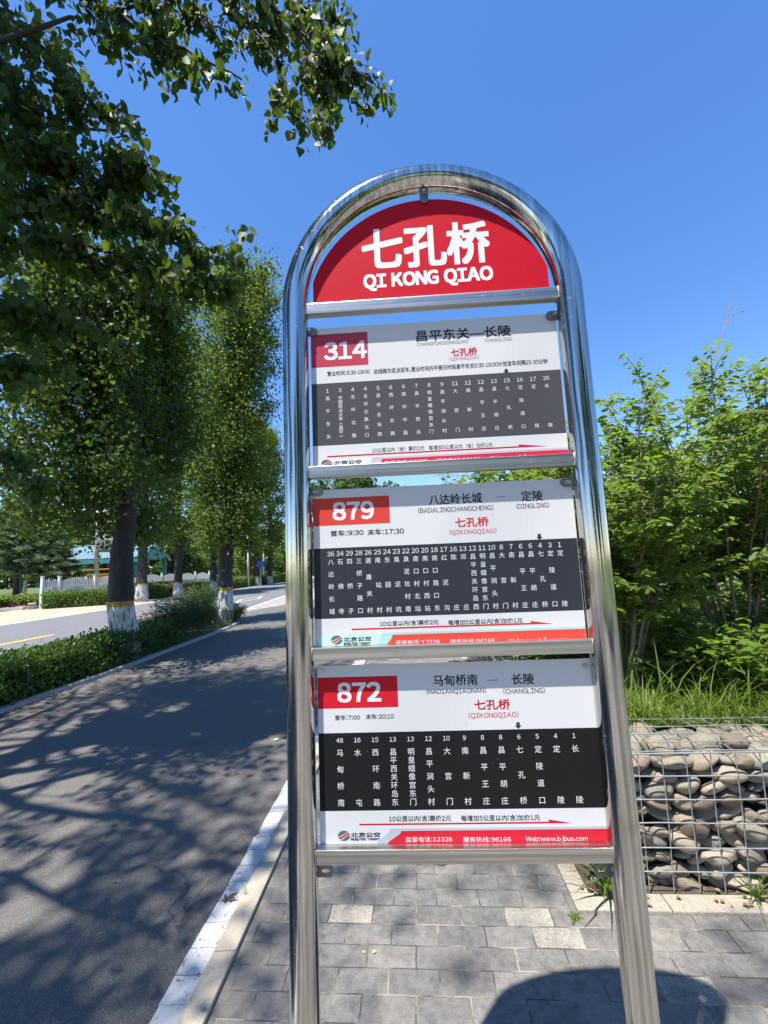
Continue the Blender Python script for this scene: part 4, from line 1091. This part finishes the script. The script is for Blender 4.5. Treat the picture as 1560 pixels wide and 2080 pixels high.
# ------------------------------------------------------------------ hedges and bushes
def hedge(label, pts, wid, h, dens, lsize, seed, leafmat, top=None, group=None, name='hedge', rough=.05):
    rg = np.random.default_rng(seed); root = thing(name, label, 'hedge', (pts[0][0], pts[0][1], 0), 0, group)
    O_ = np.array([pts[0][0], pts[0][1], 0]); core = MB(); P_, N_ = [], []
    for (a, b) in zip(pts[:-1], pts[1:]):
        a, b = np.array(a), np.array(b); L_ = np.linalg.norm(b-a); t = (b-a)/L_; s = np.array([-t[1], t[0]]); i_ = wid/2-.10
        q = [a-s*i_, b-s*i_, b+s*i_, a+s*i_]; core.add([(*(p-O_[:2]), .03) for p in q]+[(*(p-O_[:2]), h-.11) for p in q], [(4,5,6,7),(0,1,5,4),(1,2,6,5),(2,3,7,6),(3,0,4,7)])
        for (kind, area) in (('top', wid*L_), ('s1', h*L_), ('s2', h*L_), ('e1', wid*h), ('e2', wid*h)):
            n = int(area*dens); u = rg.random(n); w = rg.random(n)
            jit = rg.normal(0, 1, n)*rough-.02
            lum = .045*np.sin(u*L_*5.1+seed)*np.cos(w*4+u*L_*2.3)
            if kind == 'top': p = np.column_stack([a[None]+t[None]*(u*L_)[:, None]+s[None]*((w-.5)*wid)[:, None], h+jit+lum]); nn = np.tile([0, 0, 1.], (n, 1))
            elif kind[0] == 's':
                sg = 1 if kind == 's1' else -1
                p = np.column_stack([a[None]+t[None]*(u*L_)[:, None]+s[None]*(sg*(wid/2+jit+lum))[:, None], .03+w*(h-.02)]); nn = np.tile([*(sg*s), .25], (n, 1))
            else:
                e_, sg = (a, -1) if kind == 'e1' else (b, 1)
                p = np.column_stack([e_[None]+t[None]*(sg*jit)[:, None]+s[None]*((u-.5)*wid)[:, None], .03+w*h]); nn = np.tile([*(sg*t), .25], (n, 1))
            P_.append(p-O_); N_.append(nn)
    core.build('hedge_core', TWIG_D, root)  # solid dark box added inside to close the view through the leaves
    P_, N_ = np.vstack(P_), np.vstack(N_); n = len(P_)
    d = rnd_dirs(rg, n, -.5, .7)+N_*.5; nn = N_+rg.normal(0, .5, N_.shape)
    link('foliage', leaf_mesh('foliage', P_, d, nn, lsize*rg.uniform(.6, 1.3, n), 'round'), leafmat, root)
    return root
TWIG_D = m_plain('dark hedge wood', (.020, .022, .012), .9, var=.3)
hedge('clipped dark green hedge along the planting strip in front of the thick poplar', [(-5.12, 2.5), (-5.0, 4.5), (-4.92, 7.0), (-4.92, 9.4)], .74, .50, 2300, .045, 71, LEAF_HEDGE, rough=.045)
hedge('box hedge with a sunlit yellow-green top under the picket fence', [(-18.7, 23.7), (-15.6, 25.2)], .9, .80, 900, .075, 72, LEAF_BRIGHT, group='hedges across the road')
hedge('long box hedge between the roadside poplars across the road', [(-16.3, 27.4), (-15.6, 31), (-15.0, 36)], .9, .80, 800, .08, 73, LEAF_BRIGHT, group='hedges across the road')
hedge('far box hedge ending near the blue sign', [(-14.8, 38), (-14.6, 47), (-13.6, 60)], 1.0, .95, 420, .11, 74, LEAF_BRIGHT, group='hedges across the road')
hedge('low purple-leaved hedge in front of the scalloped fence', [(-17.4, 29), (-16.6, 33.5)], .7, .95, 600, .09, 75, LEAF_PURPLE)

def wild_bush(label, x, y, h, Rm, stems, leaves, lsize, seed, leafmat=LEAF_DULL, shape='herb', group=None, name='wild_bush', z=0.04, stemr=.006, bare=.12, cat='bush', sm=None, lean=(0, 0)):
    rg = np.random.default_rng(seed); root = thing(name, label, cat, (x, y, z), 0, group); mb = MB(); P_, D_ = [], []
    for i in range(stems):
        az = rg.uniform(0, 2*math.pi); r_ = Rm*math.sqrt(rg.random()); hh = h*rg.uniform(.6, 1.0)*(1-.25*(r_/Rm)**2)
        b = np.array([math.cos(az), math.sin(az), 0])*r_*.35; e = np.array([math.cos(az)*r_+lean[0]*hh, math.sin(az)*r_+lean[1]*hh, hh])
        mid = (b+e)/2+np.array([0, 0, hh*.08])+rg.normal(0, .03, 3)*hh
        t = np.linspace(0, 1, 7)[:, None]; Q = (1-t)**2*b+2*t*(1-t)*mid+t*t*e
        mb.tube(Q, [stemr*(1-.75*k_/6) for k_ in range(7)], 5, cap=False)
        n = leaves//stems
        s = bare+(1-bare)*rg.random(n)**.8
        p = np.column_stack([np.interp(s*6, range(7), Q[:, j]) for j in range(3)])
        a2 = rg.uniform(0, 2*math.pi, n); l = rg.uniform(.02, .22, n)*(1.15-s)*min(1, h)+.02
        dv = np.column_stack([np.cos(a2), np.sin(a2), rg.uniform(-.1, .6, n)])
        P_.append(p+dv*l[:, None]); D_.append(dv+np.array([0, 0, -.05]))
    mb.build('stems', sm or STEM, root, smooth=True)
    P_, D_ = np.vstack(P_), np.vstack(D_); n = len(P_)
    nn = rg.normal(0, .4, (n, 3)); nn[:, 2] += 1
    link('foliage', leaf_mesh('foliage', P_, D_, nn, lsize*rg.uniform(.6, 1.25, n), shape), leafmat, root)
    return root
WB = 'wild bushes at the end of the strip'
wild_bush('dull green wild bush right of the thick poplar trunk', -4.9, 9.7, 1.0, .6, 60, 6000, .07, 81, group=WB)
wild_bush('wild bush with willowy leaves in the middle of the strip end', -4.85, 10.8, 1.15, .6, 60, 6000, .07, 82, group=WB)
wild_bush('tall thin wild bush in front of the slender poplar', -5.05, 11.8, 1.4, .5, 60, 5600, .07, 83, group=WB)
wild_bush('lighter feathery bush at the very tip of the strip', -4.7, 13.1, .6, .45, 70, 5200, .06, 84, LEAF_HEDGE, group=WB)
wild_bush('low wild bush against the left strip kerb by the slender poplar', -5.3, 12.6, .7, .5, 40, 2800, .07, 85, group=WB)
wild_bush('rank green weeds below the larger pine', -21.8, 24.6, .9, 1.4, 60, 2600, .16, 86, LEAF_BRIGHT, 'ovate', name='weed_patch', cat='weeds')
wild_bush('green weeds between the pine and the fence post', -20.4, 25.2, .8, 1.0, 50, 2000, .15, 87, LEAF_BRIGHT, 'ovate', name='weed_patch', cat='weeds')
wild_bush('bright roadside weeds near the blue sign', -15.4, 58, 1.5, 3.2, 60, 2500, .3, 88, LEAF_BRIGHT, 'ovate', name='weed_patch', cat='weeds')

# shrubs on the bank at the right -----------------------------------------
def tall_shrub(label, x, y, H, Rm, stems, nbr, seed, lsize=.075, leafmat=LEAF_SHRUB, per=16, z=.54, lean=(0, 0), bare=.30, group='leafy shrubs on the bank'):
    """many-stemmed shrub: stems fan out of one base, side twigs carry paired drooping leaves"""
    rg = np.random.default_rng(seed); root = thing('leafy_shrub', label, 'shrub', (x, y, z), 0, group); mb = MB(); P_, D_, N_ = [], [], []
    for i in range(stems):
        az = i*2.4+rg.normal(0, .4); r_ = Rm*rg.uniform(.35, 1.0); hh = H*rg.uniform(.72, 1.0)*(1-.22*(r_/Rm))
        b = np.array([math.cos(az)*.07, math.sin(az)*.07, 0]); e = np.array([math.cos(az)*r_+lean[0]*hh, math.sin(az)*r_+lean[1]*hh, hh])
        mid = b*.55+e*.45+np.array([-math.cos(az)*r_*.18, -math.sin(az)*r_*.18, hh*.05])+rg.normal(0, .05, 3)
        t = np.linspace(0, 1, 12)[:, None]; Q = (1-t)**2*b+2*t*(1-t)*mid+t*t*e; Q += rg.normal(0, .012, Q.shape)*t
        r0 = rg.uniform(.008, .017); mb.tube(Q, [r0*(1-.8*k_/11) for k_ in range(12)], 6, cap=False)
        for j in range(nbr):
            s = bare+(1-bare)*(j+rg.random())/nbr; a = np.array([np.interp(s*11, range(12), Q[:, m_]) for m_ in range(3)])
            a2 = rg.uniform(0, 2*math.pi); l = rg.uniform(.25, .62)*(1.25-s*.75); el = rg.uniform(.15, 1.05)
            if s > .93: el = rg.uniform(.7, 1.4); l *= .7
            td = np.array([math.cos(a2)*math.cos(el), math.sin(a2)*math.cos(el), math.sin(el)]); e2 = a+td*l+np.array([0, 0, -.10*l])
            m2 = (a+e2)/2+np.array([0, 0, .05*l]); mb.tube([a, m2, e2], [.004, .003, .0012], 4, cap=False)
            n = max(4, int(per*l/.4)); k_ = np.arange(n); tt = .12+.88*k_/(n-1)
            p = ((1-tt)**2)[:, None]*a+(2*tt*(1-tt))[:, None]*m2+(tt**2)[:, None]*e2
            sd = np.cross(td, (0, 0, 1)); sd /= np.linalg.norm(sd)+1e-6
            sg = np.where(k_ % 2 == 0, 1, -1)[:, None]
            dv = sd[None]*sg*rg.uniform(.6, 1.1, (n, 1))+td[None]*rg.uniform(.4, .9, (n, 1))+np.array([0, 0, -1])[None]*rg.uniform(.1, .9, (n, 1))
            P_.append(p+rg.normal(0, .012, (n, 3))); D_.append(dv); nv = rg.normal(0, .5, (n, 3)); nv[:, 2] += 1; N_.append(nv)
    mb.build('stems', STEM, root, smooth=True)
    P_, D_, N_ = np.vstack(P_), np.vstack(D_), np.vstack(N_); n = len(P_)
    link('foliage', leaf_mesh('foliage', P_, D_, N_, lsize*rg.uniform(.6, 1.25, n), 'ovate'), leafmat, root)
    return root
tall_shrub('leafy shrub with several pale stems just right of the sign post', 1.66, 3.2, 2.3, 1.0, 18, 34, 91, .062, per=27)
tall_shrub('tallest leafy shrub with leaning stems near the right picture edge', 2.75, 3.5, 3.0, 1.0, 18, 38, 92, .062, per=27)
tall_shrub('leafy shrub cut by the right picture edge', 3.6, 3.8, 3.2, 1.1, 16, 36, 93, .062, per=27)
tall_shrub('leafy shrub half hidden behind the right post of the sign', 1.5, 4.8, 2.75, 1.1, 17, 34, 94, .085, per=17)
tall_shrub('second row shrub behind the pale stems', 2.6, 5.4, 2.5, 1.2, 13, 24, 95, .085, per=13)
tall_shrub('dense shrub at the back of the bank', 4.4, 6.2, 3.0, 1.5, 14, 26, 96, .095, per=12)
tall_shrub('shrub at the back glimpsed behind the middle board', 1.9, 7.6, 3.3, 1.5, 12, 22, 97, .095, per=12)
for (x, y, h, Rm, s, lab) in ((2.2, 3.0, .55, .55, 101, 'low undergrowth at the foot of the pale stems'), (3.2, 3.3, .6, .6, 102, 'low undergrowth at the right picture edge'), (1.6, 3.9, .6, .6, 103, 'low undergrowth beside the right sign post'),
                           (2.9, 4.6, .9, .9, 104, 'shaded undergrowth between the two rows of shrubs'), (4.3, 4.9, 1.0, .9, 105, 'undergrowth behind the shrub at the right edge'), (1.5, 6.2, .9, .9, 106, 'undergrowth behind the sign beside the kerb')):
    wild_bush(lab, x, y, h, Rm, 60, 2600, .075, s, LEAF_SHRUB, 'ovate', 'undergrowth on the bank', 'undergrowth', .54, .004)
# bare twig above the tallest shrub
mb = MB(); P0 = at(1450, 720, 3.5)
for pts in ([(1450,720,3.5), (1475,660,3.5), (1498,620,3.5), (1512,590,3.5)], [(1475,660,3.5), (1480,625,3.5), (1484,592,3.5)], [(1487,640,3.5), (1505,632,3.5), (1512,634,3.5)], [(1430,760,3.5), (1450,720,3.5)]):
    mb.tube([at(*p) for p in pts], [.004, .003, .0022, .0012][:len(pts)], 5)
tag(mb.build('bare_twig', STEM), 'bare forked twig sticking out above the tallest shrub', 'twig')

# ------------------------------------------------------------------ across the road: fence, shelter, poles
def picket_fence():
    pts = [(-19.3, 24.2), (-18.95, 25.0), (-18.15, 26.85), (-17.5, 28.4), (-16.95, 30.0), (-16.65, 32.0), (-16.3, 34.0), (-15.95, 36.0), (-15.6, 38.0)]
    root = thing('picket_fence', 'white picket fence with scalloped panels behind the box hedges', 'fence', (pts[0][0], pts[0][1], 0))
    PW = m_plain('white fence paint', (.62, .63, .62), .6, var=.18, sc=3); BR = m_plain('brown arched panel', (.16, .09, .06), .7, var=.3)
    O_ = np.array(pts[0])
    for p in pts:
        q = np.array(p)-O_; b = MB(); b.cbox((q[0], q[1], .86), (.065, .065, .86)); b.cbox((q[0], q[1], 1.735), (.08, .08, .02)); b.build('post', PW, root)
    for (a, b_) in zip(pts[:-1], pts[1:]):
        a, b_ = np.array(a)-O_, np.array(b_)-O_; L_ = np.linalg.norm(b_-a); t = (b_-a)/L_; rz = math.atan2(t[1], t[0]); n = int(L_/.105)
        mb = MB()
        for i in range(1, n):
            s = i/n; h = 1.42+.22*math.sin(math.pi*s); c = a+t*L_*s
            mb.cbox((c[0], c[1], .18+(h-.18)/2), (.030, .012, (h-.18)/2), rz)
        s_ = np.array([-t[1], t[0]])
        for z in (.35, 1.15): c = (a+b_)/2+s_*.03; mb.cbox((c[0], c[1], z), (L_/2-.07, .015, .03), rz)
        mb.build('picket_panel', PW, root)
        # brown arch behind each panel
        if L_ > 1:
            ab = MB(); c = (a+b_)/2+s_*.12; pr = [(-.7, 0)]+[(-.7*math.cos(x), .32+.62*math.sin(x)) for x in np.linspace(0, math.pi, 14)]+[(.7, 0)]
            f_ = [(c[0]+t[0]*p[0]*L_/2.0, c[1]+t[1]*p[0]*L_/2.0, p[1]+.2) for p in pr]; k_ = [(x+s_[0]*.04, y+s_[1]*.04, z) for x, y, z in f_]; n2 = len(f_)
            ab.add(f_+k_, [tuple(range(n2)), tuple(range(n2, 2*n2))[::-1]]+[(i, n2+i, n2+(i+1) % n2, (i+1) % n2) for i in range(n2)]); ab.build('arch_panel', BR, root)
picket_fence()

def shelter():
    root = thing('roadside_shelter', 'open shelter with a blue corrugated roof and teal gable behind the fence', 'shelter', (-25.6, 38, 0), R(-2))
    BL = m_plain('blue roof sheet', (.24, .36, .43), .45, .1, var=.12, sc=2); TE = m_plain('teal steel', (.03, .20, .22), .5, var=.15); CY = m_plain('cyan gable sheet', (.07, .34, .42), .5, var=.1)
    hx, ez, rz_, hy = 5.4, 3.0, 4.25, 2.6
    for sg in (-1, 1):
        mb = MB(); n = 90
        for i in range(n):
            x0, x1 = -hx+2*hx*i/n, -hx+2*hx*(i+1)/n; xm = (x0+x1)/2; up_ = .15 if i % 2 == 0 else 0
            # standing ribs
            mb.add([(x0, sg*hy, ez+up_), (x1, sg*hy, ez+up_), (x1, 0, rz_+up_), (x0, 0, rz_+up_)], [(0, 1, 2, 3)])
            if i: mb.add([(x0, sg*hy, ez), (x0, sg*hy, ez+.15), (x0, 0, rz_+.15), (x0, 0, rz_)], [(0, 1, 2, 3)])
        mb.build('roof_slope', BL, root)
    b = MB(); b.box((-hx, -.12, rz_+.12), (hx, .12, rz_+.21)); b.build('ridge_cap', BL, root)
    b = MB(); b.box((-hx, -hy-.03, ez-.28), (hx, -hy+.05, ez-.02)); b.build('fascia', TE, root)
    for sx in (-1, 1):
        b = MB(); x = sx*(hx-.15)
        for (p, q) in (((x, -hy, ez-.05), (x, 0, rz_-.05)), ((x, hy, ez-.05), (x, 0, rz_-.05))): b.tube([p, q], .12, 4)
        b.build('gable_beam', CY, root)
        b = MB(); b.add([(x-.05, -hy+.3, ez), (x-.05, hy-.3, ez), (x-.05, 0, rz_-.2)], [(0, 1, 2)]); b.add([(x-.09, -hy+.3, ez), (x-.09, hy-.3, ez), (x-.09, 0, rz_-.2)], [(0, 2, 1)]); b.build('gable_sheet', CY, root)
    for x in (-4.9, -1.7, 1.7, 4.9):
        for y_ in (-2.2, 2.2):
            b = MB(); b.box((x-.14, y_-.14, 0), (x+.14, y_+.14, ez+.2)); b.build('post', TE, root)
shelter()
def railing():
    root = thing('orange_railing', 'orange painted steel railing behind the picket fence below the blue roof', 'railing', (-23.6, 32.5, 0), R(-3))
    OM = m_plain('orange paint', (.58, .29, .045), .5, var=.2)
    for x in (-.05, 1.7, 3.4):
        b = MB(); b.box((x-.06, -.06, 0), (x+.06, .06, 2.25)); b.build('post', OM, root)
    b = MB(); b.box((.01, -.035, 2.16), (3.34, .035, 2.23)); b.box((.01, -.03, 1.80), (3.34, .03, 1.85)); b.box((.01, -.03, .5), (3.34, .03, .56)); b.build('rail', OM, root)
    b = MB()
    for x in np.arange(.16, 3.3, .14): b.box((x-.02, -.018, .56), (x+.02, .018, 1.80))
    b.build('bars', OM, root)
    b = MB(); b.box((.9, -.075, 1.5), (1.12, -.045, 1.85)); b.build('notice_plate', m_plain('white plate', (.7, .7, .68), .5), root)
railing()
POLE = m_plain('concrete pole', (.40, .38, .29), .8, var=.2, sc=2); PALE = m_plain('pale grey pole', (.55, .56, .55), .6, var=.15, sc=2)
def pole(label, x, y, H, r0, m=POLE, lean=0, arms=True, cat='utility pole'):
    root = thing('utility_pole', label, cat, (x, y, 0), 0, 'utility poles')
    b = MB(); b.tube([(0, 0, 0), (lean*H, 0, H)], [r0, r0*.7], 12); b.build('shaft', m, root, smooth=True)
    if arms:
        b = MB(); b.box((lean*H-.75, -.05, H-.45), (lean*H+.75, .05, H-.35)); b.build('crossarm', m, root)
        for xx in (-.65, .1, .65):
            b = MB(); b.tube([(lean*H+xx, 0, H-.351), (lean*H+xx, 0, H-.15)], [.05, .03], 8); b.build('insulator', PALE, root)
    return root
pole('yellowish concrete pole in front of the blue roof', -20.2, 30.0, 9.5, .15)
pole('concrete pole right of the transformer box, hidden by the thick trunk', -18.75, 30.0, 9.0, .14)
pole('dark wired pole behind the two pines', -29.3, 35, 7.3, .14, lean=.01)
pole('pale pole left of the distant roadside poplar', -14.1, 44, 5.2, .10, PALE, arms=False)
pole('pale pole between the last two roadside poplars', -14.8, 52, 6.2, .12, PALE, arms=False)
pole('grey pole seen through the gap in the shrubs', 8.6, 12.5, 4.3, .12, m_plain('weathered pole', (.26, .23, .21), .8, var=.25), arms=True)
def transformer():
    root = thing('transformer_box', 'grey transformer box mounted high between two concrete poles', 'transformer', (-19.45, 30.0, 0))
    G = m_plain('transformer grey', (.30, .31, .32), .5, .2, var=.15)
    b = MB(); b.box((-.55, -.30, 3.45), (.55, .30, 4.25)); b.build('tank', G, root, bevel=.02)
    b = MB()
    for x in np.arange(-.5, .51, .125): b.box((x-.02, -.38, 3.55), (x+.02, -.301, 4.15))
    b.build('cooling_fins', G, root)
    b = MB(); b.box((-.68, -.25, 3.33), (.64, .25, 3.445)); b.build('platform', m_plain('rusty platform', (.20, .13, .09), .8), root)
    for x in (-.3, 0, .3):
        b = MB(); b.tube([(x, 0, 4.251), (x, 0, 4.5)], [.06, .03], 8); b.build('bushing', PALE, root)
transformer()
def blue_sign():
    root = thing('road_sign', 'small blue road sign on a thin post at the far bend', 'road sign', (-13.45, 46.2, 0))
    b = MB(); b.tube([(0, 0, 0), (0, 0, 2.35)], .04, 8); b.build('post', PALE, root)
    b = MB(); b.box((-.42, -.06, 2.0), (.42, -.045, 2.6)); b.build('sign_plate', m_plain('blue sign', (.02, .12, .42), .4, var=.05), root)
blue_sign()
def cable(label, a, b, sag):
    t = np.linspace(0, 1, 14); P_ = [np.array(a)*(1-s)+np.array(b)*s-np.array([0, 0, 4*sag*s*(1-s)]) for s in t]
    mb = MB(); mb.tube(P_, .014, 4); tag(mb.build('overhead_cable', m_plain('black cable', (.02, .02, .02), .6), None), label, 'cable', 'overhead cables at the far bend')
for z, lab in ((7.0, 'lowest thin overhead cable crossing the sky at the far bend'), (7.5, 'middle thin overhead cable crossing the sky at the far bend'), (8.05, 'highest thin overhead cable crossing the sky at the far bend')):
    cable(lab, (-20, 58, z-.1), (6, 66, z+.4), .3)
# entrance at the far left
s = MB(); s.add([(-24.5, 23.4, .012), (-19.75, 23.6, .012), (-20.0, 26.2, .012), (-24.5, 29, .012)], [(0, 1, 2, 3)]); struct(s.build('red_paving', REDPAVE))
def low_wall(label, pts, h, w):
    mb = MB()
    a, b = np.array(pts[0]), np.array(pts[1]); L_ = np.linalg.norm(b-a); rz = math.atan2(b[1]-a[1], b[0]-a[0]); c = (a+b)/2
    root = thing('low_wall', label, 'wall', (c[0], c[1], 0), rz, 'low concrete walls by the entrance')
    mb.box((-L_/2, -w/2, 0), (L_/2, w/2, h-.05)); mb.build('wall_body', CONC, root)
    mb = MB(); mb.box((-L_/2-.03, -w/2-.03, h-.047), (L_/2+.03, w/2+.03, h)); mb.build('coping', KERBM, root)
low_wall('low concrete wall behind the red paving at the left edge', [(-26.5, 26.4), (-20.6, 27.1)], .42, .3)
low_wall('short concrete kerb wall below the end post of the fence', [(-19.75, 24.15), (-19.3, 23.55)], .32, .3)
k = MB()
k.add([(-25, 23.2, 0), (-19.6, 23.35, 0), (-19.6, 23.52, 0), (-25, 23.37, 0), (-25, 23.2, .14), (-19.6, 23.35, .14), (-19.6, 23.52, .14), (-25, 23.37, .14)], [(4,5,6,7),(0,1,5,4),(1,2,6,5),(2,3,7,6),(3,0,4,7)])
struct(k.build('entrance_kerb', CONC))
# distant hill
rg = np.random.default_rng(8); mb = MB(); nx, ny = 50, 12
hz = lambda x, y: max(0, 46*math.exp(-((x+90)/170)**2)+30*math.exp(-((x-160)/140)**2)+4*math.sin(x/23)+3*math.sin(x/9+1))*math.sin(math.pi*y)
for j in range(ny):
    for i in range(nx): x = -420+i*18; mb.v.append((x, 560+j*22, -1+hz(x, j/(ny-1))))
for j in range(ny-1):
    for i in range(nx-1): mb.f.append((j*nx+i, j*nx+i+1, (j+1)*nx+i+1, (j+1)*nx+i)); mb.m.append(0)
struct(mb.build('hill', m_soil('wooded hill', (.05, .09, .07), (.09, .13, .10), .02), smooth=True))

# ------------------------------------------------------------------ small things on the ground
def ground_twig(label, pts, r0, m=STEM):
    mb = MB(); mb.tube(pts, [r0*(1-.5*i/len(pts)) for i in range(len(pts))], 6); return tag(mb.build('fallen_twig', m, smooth=True), label, 'twig')
ground_twig('dry twig lying on the pavers below the lowest board', [(.085, 2.325, .032), (.15, 2.33, .036), (.21, 2.31, .033), (.28, 2.335, .034)], .006)
ground_twig('thin dry stalk leaning on the right post by the planter', [(.965, 2.02, .03), (.955, 2.03, .10), (.945, 2.05, .19)], .003)
mb = MB(); rr = random.Random(5)
for i in range(5): mb.tube([(-.80+rr.uniform(-.01, .01), 2.16+rr.uniform(-.02, .02), .018), (-.79+rr.uniform(-.02, .02), 2.17+rr.uniform(-.02, .02), .022), (-.78+rr.uniform(-.04, .04), 2.18+rr.uniform(-.03, .03), .017)], [.003, .0045, .0015], 6)
tag(mb.build('dry_debris', m_plain('dry brown debris', (.15, .12, .09), .9, var=.3), smooth=True), 'clump of dry brown debris on the white painted edge', 'debris')
def fallen_leaf(label, x, y, z, s, rz, col, group):
    me = leaf_mesh('fallen_leaf', np.array([[0., 0, 0]]), np.array([[math.cos(rz), math.sin(rz), .05]]), np.array([[.1, .1, 1.]]), s, 'poplar')
    o = link('fallen_leaf', me, col); o.location = (x, y, z); tag(o, label, 'leaf', group)
YL = m_plain('yellow leaf', (.62, .56, .16), .6, var=.1); BL_ = m_plain('brown leaf', (.20, .13, .07), .7, var=.2)
fallen_leaf('tiny pale yellow leaf scrap on the pavers beside the left post', -.118, 1.845, .030, .017, .4, YL, None)
fallen_leaf('second pale yellow scrap right beside it in the same paver joint', -.150, 1.845, .030, .013, 2.2, YL, None)
fallen_leaf('yellowish leaf on the dark lane below the hedge', -1.05, 4.0, .018, .04, 1.0, YL, None)
for i in range(22):
    rr = random.Random(500+i); yv = rr.uniform(1.5, 7); x = rr.uniform(-3.6, -1.0) if i < 13 else RE(yv)+rr.uniform(0, .12)
    fallen_leaf('small withered brown leaf lying on the asphalt lane', x, yv, .0175, rr.uniform(.012, .034), rr.uniform(0, 6), BL_, 'withered leaves on the lane')
for i in range(40):
    rr = random.Random(900+i); q = pl(rr.uniform(.05, 1.3), rr.uniform(.02, .11), .052); fallen_leaf('small withered leaf scrap on the planter kerb', q[0], q[1], q[2], rr.uniform(.010, .026), rr.uniform(0, 6), BL_, 'withered scraps on the planter kerb')
